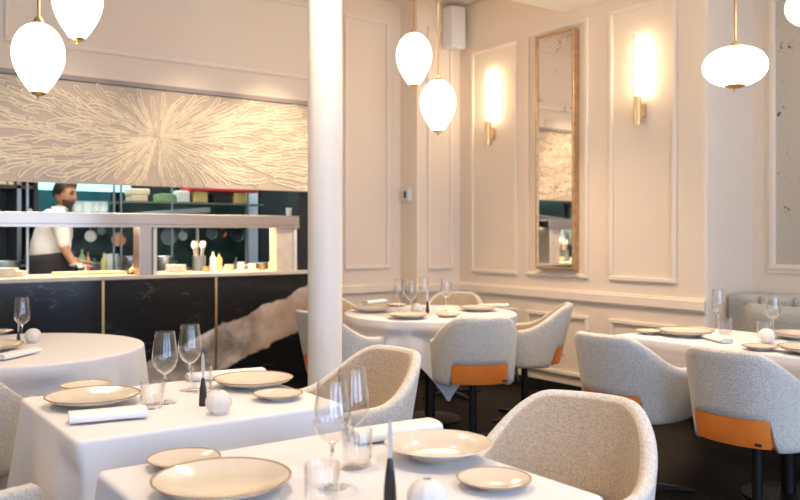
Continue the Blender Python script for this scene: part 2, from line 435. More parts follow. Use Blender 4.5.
# ------------------------------------------------------------------ relief panel above the pass
def relief():
    uc = u_on_v(157, VK); zc = 2.055
    u0, u1 = -1.2, UE
    root = thing('relief_panel', 'long cream wall panel carved with ridges bursting from one centre', 'wall art', (uc, VK, 0))
    MB().box(u0 - uc, u1 - uc, .0, .06, ZPB, ZPT - .005).build('backing', M['relief_back'], root, smooth=False)
    cell = .033; occ = {}
    def key(x, z): return (round(x / cell), round(z / cell))
    rnd = random.Random(3)
    def dirn(x, z):
        g = math.exp(-abs(x) / .75)
        dx, dz = x + 1e-5, z * (.5 + .75 * g)
        # swirl: strands lean and hook
        a = math.atan2(dz, dx) + .16 * math.sin(2.3 * x + 3 * z) * (1 - g)
        return math.cos(a), math.sin(a)
    mb = MB()
    def ridge(pts, w, h):
        # half-round ridge along pts (x,z) on the plane y=0 rising to -y
        rows = []
        n = len(pts)
        for i, (x, z) in enumerate(pts):
            a = pts[max(i - 1, 0)]; b = pts[min(i + 1, n - 1)]
            tx, tz = b[0] - a[0], b[1] - a[1]; l = math.hypot(tx, tz) or 1
            nx, nz = -tz / l, tx / l
            e = .35 if i in (0, n - 1) else 1
            rows.append([(x + nx * w * c * e, -h * q * e + .001, z + nz * w * c * e) for c, q in ((-1, 0), (-.6, .8), (0, 1), (.6, .8), (1, 0))])
        mb.grid(rows)
    zlo, zhi = ZPB - zc + .012, ZPT - zc - .02
    SP = .074; ends = []; near = {}
    for _ in range(26000):
        x, z = rnd.uniform(u0 - uc + .02, u1 - uc - .02), rnd.uniform(zlo, zhi)
        sp = SP * (.8 + .2 * min(1, math.hypot(x, z) / .45))
        kx, kz = int(x / SP + 99), int(z / SP + 99)
        if any(math.hypot(x - a, z - b) < sp for ox in (-1, 0, 1) for oz in (-1, 0, 1) for a, b in near.get((kx + ox, kz + oz), ())): continue
        near.setdefault((kx, kz), []).append((x, z)); ends.append((x, z))
    ends.sort(key=lambda p: -math.hypot(*p))
    for x, z in ends:
        r = math.hypot(x, z); far = min(1, r / .6)
        if r < .05: continue
        hw = .006 + .008 * far; step = .016
        length = min(r * .8, rnd.uniform(.16, .34)); hook = rnd.uniform(-1, 1) * .75 * far
        pts = [(x, z)]; k = 0
        while k * step < length:
            px, pz = pts[-1]; dx, dz = dirn(px, pz)
            f = k * step / length; a = math.atan2(dz, dx) + hook * (1 - f) ** 2.5
            q = (px - math.cos(a) * step, pz - math.sin(a) * step)
            if not (zlo < q[1] < zhi): break
            pts.append(q); k += 1
        if len(pts) < 5: continue
        pts = pts[::-1]
        # hairpin: up one side, round the outer end, back the other side
        n = len(pts); left, right = [], []
        for i, q in enumerate(pts):
            a = pts[max(i - 1, 0)]; b = pts[min(i + 1, n - 1)]
            tx, tz = b[0] - a[0], b[1] - a[1]; l = math.hypot(tx, tz) or 1
            g = hw * (.35 + .65 * min(1, i / (n * .5)))
            left.append((q[0] - tz / l * g, q[1] + tx / l * g)); right.append((q[0] + tz / l * g, q[1] - tx / l * g))
        tx, tz = pts[-1][0] - pts[-2][0], pts[-1][1] - pts[-2][1]; l = math.hypot(tx, tz)
        ex, ez = tx / l, tz / l
        cx, cz = pts[-1]; capp = []
        for k2 in range(1, 6):
            a = PI * k2 / 6
            capp.append((cx - ez * hw * math.cos(a) + ex * hw * math.sin(a), cz + ex * hw * math.cos(a) + ez * hw * math.sin(a)))
        path = left + capp + right[::-1]
        cnt = 0
        path = [(max(u0 - uc, min(u1 - uc, a)), max(zlo - .01, min(zhi + .015, b))) for a, b in path]
        ridge(path, .0056 if far > .4 else .0045, .011); cnt += 1
    s = mb.build('carved_ridges', M['relief'], root, angle=80)
    for c in root.children:
        for_z = c
    for c in root.children:
        if c.name.startswith('carved'): c.location.z = zc
    return root
M['relief_back'] = mat('panel ground', (.60, .48, .37), .6)
M['relief'] = mat('panel ridge cream', (.92, .80, .60), .5)
relief()

# ------------------------------------------------------------------ kitchen pass
cnt = MB().box(U0, UE, VK, VK + .08, .10, .975)
kc = thing('kitchen_counter', 'long black marble fronted counter under the open kitchen pass', 'counter')
MB().box(U0, UE, VK, VK + .07, .10, .965).build('marble_front', M['marble'], kc, smooth=False)
MB().box(U0, UE, VK + .04, VK + .60, 0, .10).build('plinth', M['black'], kc, smooth=False)
MB().box(U0, UE, VK + .07, VK + .60, .1, .965).build('carcass', M['grime_dark'], kc, smooth=False)
u1s = u_on_v(103, VK)
for k in range(-3, 2):
    u = u1s + .887 * k
    if u > UE: continue
    MB().box(u - .009, u + .009, VK - .006, VK + .01, .10, .962).build('brass_strip', M['brass'], kc, smooth=False)
tag(MB().box(U0, UE, VK - .02, VK + .62, .965, .995).build('pass_worktop', M['stone'], bevel=.004), 'pale stone worktop running along the top of the black counter', 'worktop')
# heated shelf over the pass
ps = thing('pass_shelf', 'stainless steel heated shelf on posts spanning the kitchen pass', 'shelf')
UL = u_on_v(299, VK)
MB().box(U0 + .3, UL, VK - .01, VK + .42, 1.378, 1.464).build('shelf_box', M['warm_steel'], ps, smooth=False, bevel=.006)
MB().box(U0 + .3, UL, VK + .1, VK + .2, 1.372, 1.378).build('lamp_strip', M['heat'] if 'heat' in M else emitter('warm heat lamp strip', (1, .72, .42), 1.6), ps, smooth=False)
MB().box(U0 + .3, UL, VK - .01, VK + .008, 1.358, 1.38).build('front_lip', M['warm_steel'], ps, smooth=False)
for a, b, mm in ((140, 153, 'warm_steel'), (278, 294, 'stone'), (-120, -105, 'steel')):
    MB().box(u_on_v(a, VK), u_on_v(b, VK), VK + .02, VK + .16, .995, 1.378).build('post', M[mm], ps, smooth=False, bevel=.004)
MB().box(u_on_v(153.5, VK), u_on_v(157, VK), VK + .0, VK + .16, .995, 1.378).build('edge_strip', M['white_plastic'], ps, smooth=False)
MB().box(u_on_v(294, VK), u_on_v(297, VK), VK + .0, VK + .16, .995, 1.378).build('edge_strip', M['white_plastic'], ps, smooth=False)
tag(MB().box(u_on_v(299, VK + .1), UE, VK + .1, VK + .3, .995, 1.70).build('dark_end_panel', M['black'], smooth=False), 'black end panel closing the right side of the kitchen pass', 'panel')

# kitchen equipment ------------------------------------------------
def kbox(name, px0, px1, y0, y1, v, dv, m, label, cat, group=None, parent=None, bev=.004):
    a = on_v(px0, y1, v); b = on_v(px1, y0, v)
    o = MB().box(a.x, b.x, v, v + dv, a.z, b.z).build(name, M[m], parent, smooth=False, bevel=bev)
    if parent is None: tag(o, label, cat, group)
    return o
# back bench with range hood
bench = thing('cooking_bench', 'dark stainless cooking bench along the back of the kitchen', 'bench')
MB().box(U0 + .4, 6.2, 8.1, 8.95, .82, .88).build('bench_top', M['dull_steel'], bench, smooth=False)
MB().box(U0 + .4, 6.2, 8.15, 8.95, 0, .82).build('bench_body', M['grime_dark'], bench, smooth=False)
hood = thing('extractor_hood', 'teal lit steel extractor hood glowing above the chef', 'hood')
ha, hb = u_on_v(36, 8.3), u_on_v(128, 8.3)
MB().box(ha, hb, 8.3, 8.95, 1.86, 2.6)  .build('hood_body', M['dark_teal'], hood, smooth=False)
MB().box(ha, hb, 8.22, 8.32, 1.735, 1.86).build('hood_lamp', emitter('cyan hood lamp', (.35, .92, 1.0), 1.5), hood, smooth=False)
MB().box(ha, hb, 8.9, 8.95, 1.5, 1.86).build('back_panel', M['bright_teal'], hood, smooth=False)
MB().box(ha, hb, 8.9, 8.95, .88, 1.5).build('lower_panel', M['deep_green'], hood, smooth=False)
tag(MB().box(u_on_v(128, 8.6), u_on_v(262, 8.6), 8.88, 8.95, .88, 2.3).build('splashback', M['deep_green'], smooth=False), 'dark green tinted steel splashback right of the extractor hood', 'splashback')

# left dark shelf unit, with cartons
su = thing('storage_shelf', 'black storage shelving at the far left of the kitchen', 'shelving')
VS = 7.6
sa, sb = u_on_v(-60, VS), u_on_v(36, VS)
for px in (-60, 17, 34):
    u = u_on_v(px, VS); MB().box(u, u + .035, VS, VS + .5, 0, 2.3).build('upright', M['dull_steel'] if px == 17 else M['grime_dark'], su, smooth=False)
for z in (1.05, 1.38, 1.70, 2.1): MB().box(sa, sb, VS, VS + .5, z, z + .03).build('shelf_board', M['grime_dark'], su, smooth=False)
MB().box(sa, sb, VS + .48, VS + .5, 0, 2.3).build('shelf_back', M['grime_dark'], su, smooth=False)
def shelf_item(px0, px1, z0, h, v, dv, m, name, label, cat, group=None):
    a, b = u_on_v(px0, v), u_on_v(px1, v)
    return tag(MB().box(a, b, v, v + dv, z0, z0 + h).build(name, M[m], bevel=.008), label, cat, group)
shelf_item(-6, 7, 1.731, .09, VS + .05, .3, 'cream_box', 'storage_carton', 'cream carton on the top left kitchen shelf, leftmost of three', 'box')
shelf_item(8, 14.5, 1.731, .085, VS + .05, .3, 'cream_box', 'storage_carton', 'cream carton on the top kitchen shelf beside the steel upright', 'box')
shelf_item(28, 32.5, 1.411, .12, VS + .05, .2, 'cream_box', 'storage_carton', 'small beige carton right of the steel shelf upright, by the chef', 'box')

BZ = 1.0
def pot_mesh(r, h):
    t = .004
    return [(0, 0), (r * .96, 0), (r, .01), (r, h), (r + .006, h + .003), (r + .004, h + .006), (r - t, h), (r - t, .012), (0, .008)]
def pot(px, v, z, r, h, m, label, lid=False, handles=True):
    p = Vector((u_on_v(px, v), v, z))
    t = thing('cooking_pot', label, 'pot', p)
    MB().lathe(pot_mesh(r, h), 28).build('pot_body', M[m], t)
    if handles:
        for s in (-1, 1):
            MB().tube([(s * r, -.03, h * .75), (s * (r + .03), -.03, h * .78), (s * (r + .03), .03, h * .78), (s * r, .03, h * .75)], .005, 6).build('handle', M[m], t)
    if lid:
        MB().lathe([(r + .002, h + .006), (r * .6, h + .02), (.012, h + .028), (.012, h + .04), (.02, h + .045), (.018, h + .055), (0, h + .057)], 28).build('lid', M[m], t)
    return t
def stack_of(px, v, z, r, n, label, m='ceramic', group=None, dz=.012):
    for k in range(n):
        p = Vector((u_on_v(px, v), v, z + k * dz))
        o = MB().lathe([(0, 0), (r * .6, 0), (r * .65, .004), (r, .014), (r, .017), (r * .62, .008), (0, .006)], 24).build('kitchen_plate', M[m])
        o.location = p
        pos = ['bottom', 'second from bottom', 'third from bottom', 'fourth from bottom', 'fifth from bottom', 'top'][k] if k < n - 1 else 'top'
        tag(o, label + ', ' + pos + ' plate', 'plate', group)
# mid bench right behind the pass, carrying pots and stacks
mb_ = thing('prep_bench', 'steel prep bench just behind the kitchen pass', 'bench')
MB().box(u_on_v(82, 6.95), 5.2, 6.95, 7.02, .90, .93).build('bench_rail', M['dull_steel'], mb_, smooth=False)
MB().box(u_on_v(158, 7.0), 5.2, 6.95, 7.6, .86, .90).build('bench_top', M['dull_steel'], mb_, smooth=False)
MB().box(u_on_v(158, 7.0), 5.2, 7.0, 7.6, 0, .86).build('bench_body', M['grime_dark'], mb_, smooth=False)
GP = 'pots at the back of the kitchen'
pot(129.5, 8.4, .88, .12, .20, 'steel', 'wide steel stockpot left of the pale pass post', group_ := False)
pot(94, 8.45, .88, .09, .13, 'dull_steel', 'dark saucepan on the back bench beside the chef', True)
pot(110.5, 8.45, .88, .075, .22, 'ceramic', 'tall white pot between the dark saucepan and the steel stockpot', handles=False)
pot(164, 7.3, .90, .085, .20, 'steel', 'tall steel pot at the left of the prep bench')
pot(246, 7.25, .90, .075, .10, 'copper', 'small copper saucepan on the prep bench')
pot(262, 7.35, .90, .09, .12, 'dull_steel', 'dark steel saucepan at the right of the prep bench')
pot(149.5, 8.4, .88, .08, .12, 'steel', 'steel pot seen behind the pale pass post')
pot(4, 7.2, .925, .12, .16, 'dull_steel', 'dark round pot behind the left end of the pass')
lb = thing('side_bench', 'low steel bench left of the chef behind the pass', 'bench')
MB().box(u_on_v(-70, 7.0), u_on_v(26, 7.0), 6.95, 7.5, .885, .925).build('bench_top', M['dull_steel'], lb, smooth=False)
MB().box(u_on_v(-70, 7.0), u_on_v(24, 7.0), 7.0, 7.45, 0, .885).build('bench_body', M['grime_dark'], lb, smooth=False)
tag(MB().box(u_on_v(25.5, 6.85), u_on_v(28, 6.85), 6.82, 6.86, 0, 1.9).build('steel_partition', M['dull_steel'], smooth=False), 'narrow steel partition standing left of the chef', 'partition')
stack_of(176, 6.5, .995, .085, 5, 'white plates stacked on the pass right of the pale post', dz=.011)
stack_of(4, 6.45, .995, .10, 5, 'white plates stacked at the left end of the pass')
stack_of(17, 6.5, .995, .075, 3, 'small white plates on the pass left of the chef')
tag(MB().box(u_on_v(58, 6.42), u_on_v(126, 6.42), 6.40, 6.62, .995, 1.018).build('chopping_board', M['wood'], bevel=.004), 'long pale wooden chopping board on the pass before the chef', 'chopping board')
# service bell
bl = thing('service_bell', 'small brass service bell on the pass near the pale post', 'bell', (u_on_v(133, 6.35), 6.35, .995))
MB().lathe([(0, 0), (.048, 0), (.048, .012), (0, .014)], 28).build('bell_base', M['black'], bl)
MB().lathe([(.042, .014), (.040, .03), (.030, .047), (.012, .056), (0, .057)], 28).build('bell_dome', M['brass'], bl)
MB().lathe([(0, .055), (.006, .057), (.007, .07), (.004, .075), (0, .076)], 12).build('bell_button', M['brass'], bl)
# utensil jar
uj = thing('utensil_jar', 'steel jar crowded with spoons and spatulas on the pass', 'utensil jar', (u_on_v(199, 6.6), 6.6, .995))
MB().lathe([(0, 0), (.055, 0), (.058, .13), (.052, .13), (.05, .01), (0, .008)], 24).build('jar', M['dull_steel'], uj)
for k, (dx, dy, mm) in enumerate(((-.05, .0, 'ceramic'), (-.02, .02, 'wood'), (.02, -.01, 'ceramic'), (.05, .01, 'steel'), (.035, .03, 'wood'))):
    s = MB().tube([(dx * .4, dy * .4, .02), (dx, dy, .20)], .004, 6)
    s.lathe([(0, 0), (.018, .02), (.02, .04), (.012, .065), (0, .07)], 12, c=(dx, dy, .185), sy=.3)
    s.build('spoon', M[mm], uj)
def bottle(px, v, z, h, r, m, label, cat='bottle', name='bottle'):
    t = thing(name, label, cat, (u_on_v(px, v), v, z))
    MB().lathe([(0, 0), (r, 0), (r, h * .6), (r * .8, h * .7), (r * .35, h * .78), (r * .35, h * .95), (0, h * .95)], 18).build('bottle_body', M[m], t)
    MB().lathe([(0, h * .94), (r * .42, h * .94), (r * .42, h), (0, h)], 14).build('cap', M['black'], t)
    return t
bottle(213, 6.62, .995, .17, .028, 'ceramic', 'white squeeze bottle on the pass right of the utensil jar')
bottle(219, 6.7, .995, .15, .028, 'yellow', 'yellow sauce bottle on the pass behind the white squeeze bottle')
bottle(82, 8.3, .88, .30, .035, 'green', 'dark green bottle on the back bench beside the chef sleeve')
bottle(88, 8.3, .88, .27, .03, 'copper', 'amber bottle on the back bench right of the green one')
bottle(104, 8.25, .88, .26, .03, 'yellow', 'yellow bottle on the back bench between the saucepan and white pot')
bottle(236, 7.05, .90, .2, .03, 'dull_steel', 'grey bottle standing behind the pass cups')
def cup(px, v, z, r, h, m, label, cat='cup', name='cup', group=None):
    o = MB().lathe([(0, 0), (r * .8, 0), (r, h * .3), (r, h), (r - .004, h), (r - .005, .01), (0, .008)], 20).build(name, M[m])
    o.location = (u_on_v(px, v), v, z); tag(o, label, cat, group); return o
cup(213, 6.42, .995, .035, .05, 'ceramic', 'cream cup on the pass under the white squeeze bottle')
cup(229, 6.45, .995, .038, .055, 'cream_box', 'leftmost beige cup of the row on the pass')
cup(241, 6.42, .995, .03, .075, 'ceramic', 'tall white cup in the row on the pass')
cup(252, 6.45, .995, .035, .06, 'ceramic', 'short white cup in the row on the pass')
cup(262, 6.5, .995, .035, .055, 'copper', 'copper cup near the right end of the pass')
cup(272, 6.42, .995, .035, .07, 'cream_box', 'cream cup beside the right pass post')
cup(206, 6.42, .995, .03, .045, 'copper', 'little copper cup beside the utensil jar')
cup(289, VK + .25, 1.4642, .028, .075, 'ceramic', 'white candle cup on the steel shelf at its right end', 'candle')
for i, (px, vv) in enumerate(((186, 7.25), (226, 7.3), (236, 7.2))):
    cup(px, vv, .90, .07, .10, ('dull_steel', 'ceramic', 'steel')[i], ('round steel bowl behind the stacked plates', 'white bowl on the prep bench behind the cups', 'small steel bowl on the prep bench behind the tall cup')[i], 'bowl', 'mixing_bowl')
# hanging upper shelf at mid depth with tubs, tray etc.
us = thing('upper_shelf', 'hanging steel kitchen shelf below the carved panel', 'shelf')
VU = 7.7
ua, ub = u_on_v(122, VU), u_on_v(264, VU)
MB().box(ua, ub, VU, VU + .4, 1.605, 1.622).build('shelf_board', M['dull_steel'], us, smooth=False)
for px in (114, 121, 172, 248):
    u = u_on_v(px, VU); MB().tube([(u, VU, .95), (u, VU, 2.8)], .012, 8).build('hanger', M['dull_steel'], us)
shelf_item(132, 148, 1.6225, .06, VU + .05, .2, 'wood', 'food_tub', 'brown food tub on the hanging shelf under a cream one', 'tub')
shelf_item(131, 150, 1.684, .06, VU + .05, .2, 'cream_box', 'food_tub', 'cream food tub topmost of its stack on the hanging shelf', 'tub')
shelf_item(160, 176, 1.6225, .08, VU + .05, .2, 'green', 'food_tub', 'green food tub on the hanging shelf left of the red board', 'tub')
shelf_item(178, 190, 1.6225, .112, VU + .03, .2, 'ceramic', 'food_tub', 'white food tub on the hanging shelf under the red board', 'tub')
shelf_item(194, 208, 1.6225, .112, VU + .03, .2, 'yellow', 'food_tub', 'yellow food tub on the hanging shelf under the red board', 'tub')
shelf_item(214, 232, 1.6225, .09, VU + .03, .2, 'grime_dark', 'food_tub', 'black food tub on the hanging shelf under the red board', 'tub')
shelf_item(234, 247, 1.6225, .112, VU + .03, .2, 'yellow', 'food_tub', 'yellow food tub on the hanging shelf, rightmost under the red board', 'tub')
a, b = u_on_v(190, VU), u_on_v(258, VU)
tag(MB().box(a, b, VU - .02, VU + .28, 1.738, 1.768).build('cutting_board', M['red'], bevel=.006), 'bright red cutting board lying over tubs on the hanging shelf', 'cutting board')
# sloping grey steel sheet pan on the pass shelf back
sp = MB().box(-.31, .31, -.2, .2, 0, .045).build('sheet_pan', M['dull_steel'], bevel=.004)
pp = Vector((u_on_v(175, 6.9), 7.05, 1.475)); sp.location = pp; sp.rotation_euler = (0, math.radians(-5), 0)
tag(sp, 'grey steel sheet pan leaning above the pass shelf', 'tray')
pr = thing('pan_rack', 'steel rack post set behind the pass shelf carrying the sheet pan', 'rack')
MB().box(u_on_v(150, 7.0), u_on_v(205, 7.0), 6.92, 7.2, 1.38, 1.395).build('rack_shelf', M['dull_steel'], pr, smooth=False)
for px in (151, 204):
    u = u_on_v(px, 7.0); MB().box(u - .012, u + .012, 7.15, 7.18, .9, 1.38).build('rack_upright', M['dull_steel'], pr, smooth=False)
rl = thing('utensil_rail', 'steel rail high on the back wall of the kitchen', 'rail', (0, 8.62, 1.52))
ra, rb = u_on_v(80, 8.62), u_on_v(245, 8.62)
MB().tube([(ra, 0, 0), (rb, 0, 0)], .008, 8).build('bar', M['dull_steel'], rl)
for px in (82, 160, 243): u = u_on_v(px, 8.62); MB().tube([(u, 0, 0), (u, .26, 0)], .006, 6).build('bracket', M['dull_steel'], rl)
words = ['first', 'second', 'third', 'fourth', 'fifth', 'sixth', 'seventh', 'eighth']
for k, px in enumerate((90, 101, 118, 168, 182, 211, 222, 237)):
    t = thing('hanging_pan', words[k] + ' from the left of the pans and ladles hanging on the kitchen rail', 'pan', (u_on_v(px, 8.60), 8.60, 1.505), 0, 'pans hanging on the rail')
    L2 = (.16, .12, .18, .14, .17, .12, .15, .13)[k]; R2 = (.06, .045, .075, .09, .05, .07, .045, .08)[k]
    MB().tube([(0, 0, 0), (0, .0, -L2)], .006, 6).build('handle', M['dull_steel'], t)
    MB().lathe([(0, 0), (R2 * .9, 0), (R2, .03), (R2 - .004, .03), (R2 * .88, .004), (0, .004)], 24, mtx=Matrix.Translation((0, .0, -L2 - R2 + .005)) @ Matrix.Rotation(PI / 2, 4, 'X')).build('pan_body', M[('steel', 'dull_steel', 'copper', 'dull_steel')[k % 4]], t)
# pale blue lit door post
tag(MB().box(u_on_v(249, 8.0), u_on_v(258, 8.0), 8.0, 8.1, 0, 2.3).build('fridge_door_edge', mat('pale blue enamel', (.62, .68, .75), .35), smooth=False), 'pale blue upright fridge edge at the right of the kitchen', 'fridge')
tag(MB().box(u_on_v(260, 8.0), 6.2, 8.0, 8.09, 0, 2.3).build('tall_cabinet', M['grime_dark'], smooth=False), 'tall black kitchen cabinet right of the pale blue fridge edge', 'cabinet')
for i, px in enumerate((77, 86, 95, 103)):
    cup(px, 8.35, 1.525, .05 if i != 1 else .06, .11, 'ceramic', ('white mug left end of the row on the narrow hood shelf', 'wide white bowl second in the row on the narrow hood shelf', 'white mug third in the row on the narrow hood shelf', 'white mug right end of the row on the narrow hood shelf')[i], 'mug', 'mug')
tag(MB().box(u_on_v(70, 8.35), u_on_v(116, 8.35), 8.27, 8.5, 1.50, 1.525).build('hood_shelf', M['dull_steel'], smooth=False), 'narrow steel shelf with white crockery below the hood', 'shelf')

# ------------------------------------------------------------------ wall things on the right
def sconce(px, y0, y1, yb0, yb1, label):
    v = v_on_u(px, UR); r = thing('wall_sconce', label, 'wall light', (UR, v, 0), 0, 'brass wall sconces')
    p = (UR - .06, v)
    z1, z0 = z_at(p, y0), z_at(p, y1); b1, b0 = z_at(p, yb0), z_at(p, yb1)
    MB().tube([(-.06, 0, b0), (-.06, 0, b1)], .026, 20).build('brass_holder', M['pale_brass'], r)
    MB().box(-.045, 0, -.03, .03, (b0 + b1) / 2 - .05, (b0 + b1) / 2 + .05).build('wall_mount', M['pale_brass'], r, bevel=.004)
    MB().tube([(-.06, -.004, b1 - .01), (-.06, -.004, (b1 + z1) / 2), (-.06, -.004, z1)], .015, 20).build('light_tube', M['tube'], r)
    MB().tube([(-.085, .014, b0 + .01), (-.085, .014, z1 + .02)], .0045, 8).build('brass_rod', M['pale_brass'], r)
sconce(493, 71, 120, 121, 145, 'slim brass wall sconce with glowing tube, left of the tall mirror')
sconce(643, 38, 96, 96, 125, 'slim brass wall sconce with glowing tube, right of the tall mirror')
def tall_mirror():
    va, vb = v_on_u(579.5, UR), v_on_u(535, UR - .07)
    z0, z1 = 1.02, 2.955
    r = thing('wall_mirror', 'tall narrow foxed mirror in an aged gilt frame between the sconces', 'mirror', (UR, 0, 0))
    w = .021; m = MB()
    for (a, b, c, d) in ((va, vb, z0, z0 + w), (va, vb, z1 - w, z1), (va, va + w, z0 + w, z1 - w), (vb - w, vb, z0 + w, z1 - w)):
        m.box(-.07, -.004, a, b, c, d)
    m.build('mirror_frame', M['old_brass'], r, smooth=False, bevel=.005)
    MB().box(-.055, -.02, va + w * .8, vb - w * .8, z0 + w * .8, z1 - w * .8).build('mirror_glass', M['mirror'], r, smooth=False)
tall_mirror()
def niche_mirror():
    v1 = v_on_u(768, UN); v0 = 1.2; z0, z1 = 1.03, 3.02
    r = thing('antique_mirror', 'large clouded antique mirror with dark specks above the banquette', 'mirror', (UN, 0, 0))
    m = MB()
    for w0, w, h in ((0, .03, .02), (.03, .035, .035)):
        a0, a1, c0, c1 = v0 + w0, v1 - w0, z0 + w0, z1 - w0
        for (a, b, c, d) in ((a0, a1, c0, c0 + w), (a0, a1, c1 - w, c1), (a0, a0 + w, c0 + w, c1 - w), (a1 - w, a1, c0 + w, c1 - w)):
            m.box(-h, 0, a, b, c, d)
    m.build('mirror_frame', M['trim'], r, smooth=False, bevel=.004)
    MB().box(-.012, -.002, v0 + .06, v1 - .06, z0 + .06, z1 - .06).build('mirror_glass', M['old_mirror'], r, smooth=False)
niche_mirror()
sw = MB().box(-.04, .0, -.05, .05, 0, .12).build('thermostat', M['white_plastic'], bevel=.006)
sw.location = (up, (VP + VK) / 2 - .0, z_at((up, 6.0), 201)); tag(sw, 'small white thermostat on the narrow pier side', 'thermostat')
th = sw
MB().box(-.043, -.04, -.018, .018, .03, .09).build('display', M['grime_dark'], th)
sk = thing('wall_speaker', 'white box loudspeaker high on the wall near the corner', 'speaker', (u_on_v(459, VP - .16), VP, 0))
za, zb_ = z_at((sk.location.x, VP - .16), 48), z_at((sk.location.x, VP - .16), 6)
MB().box(-.085, .085, -.16, -.02, za, zb_).build('speaker_body', M['white_plastic'], sk, bevel=.012)
MB().box(-.04, .04, -.021, 0, za + .1, zb_ - .1).build('bracket', M['white_plastic'], sk)

# ------------------------------------------------------------------ pendants
def pendant(kind, p, W, H, label, group, ceil=None):
    r = thing('pendant_lamp', label, 'pendant lamp', p, 0, group)   # p = bottom of the globe
    top = ceil if ceil else (ZB if p.y > VE else ZF)
    R = W / 2; prof = []
    n = 22
    if kind == 'egg':
        for i in range(n + 1):
            t = i / n; z = t * H
            rr = R * math.sin(PI * (t * .94 + .03) ** 1.25) ** .72 if 0 < t < 1 else R * .3
            prof.append((rr, z))
        prof = []
        for i in range(n + 1):
            t = i / n
            if t < .56: rr = .27 + .73 * math.sin(PI / 2 * (t / .56)) ** .92
            else: rr = math.sqrt(max(0, 1 - ((t - .56) / .445) ** 2))
            prof.append((R * max(rr, .12), t * H))
        cap = R * .27
    else:
        for i in range(n + 1):
            a = -PI / 2 + PI * i / n
            prof.append((max(R * math.cos(a) ** .85 if math.cos(a) > 0 else 0, R * .16), H / 2 + H / 2 * math.sin(a)))
        cap = R * .3
    prof = [(0, 0)] + prof + [(0, H)]
    MB().lathe(prof, 40).build('opal_globe', M['globe'], r, angle=70)
    MB().lathe([(0, -.012), (cap * .8, -.010), (cap * 1.08, .0), (cap * 1.08, .004), (0, .005)], 28).build('bottom_cap', M['brass'], r)
    MB().lathe([(0, -.03), (.007, -.027), (.009, -.020), (.006, -.012), (0, -.011)], 14).build('finial', M['brass'], r)
    MB().lathe([(0, H - .004), (R * .2, H - .004), (R * .2, H + .012), (.012, H + .03), (0, H + .03)], 24).build('collar', M['brass'], r)
    MB().tube([(0, 0, H + .02), (0, 0, top - p.z)], .0065, 12).build('rod', M['brass'], r)
    MB().lathe([(0, top - p.z - .03), (.055, top - p.z - .028), (.06, top - p.z), (0, top - p.z)], 28).build('ceiling_rose', M['brass'], r)
def pend(kind, px, y0, y1, d, W, label, group):
    z0 = CAM_H + (HY - y1) * d / F; z1 = CAM_H + (HY - y0) * d / F
    pendant(kind, at_d(px, d, z0), W, z1 - z0, label, group)
G1 = 'egg shaped opal pendants over the round tables'
pend('egg', 38.5, 23, 93, 3.92, .240, 'egg shaped opal pendant hanging lower of the pair at far left', G1)
pend('egg', 77.5, -33, 39, 4.05, .242, 'egg shaped opal pendant cut off by the top edge, higher of the left pair', G1)
pend('egg', 414, 33, 85, 5.9, .255, 'egg shaped opal pendant higher of the pair right of the column', G1)
pend('egg', 438, 80, 131, 5.6, .243, 'egg shaped opal pendant lower of the pair right of the column', G1)
G2 = 'wide opal pendants by the banquette'
pend('disc', 735, 47, 86, 4.3, .325, 'wide flattened opal pendant hanging above the banquette table', G2)
pend('disc', 820, -14, 26, 4.25, .335, 'wide flattened opal pendant cut off at the top right corner', G2)

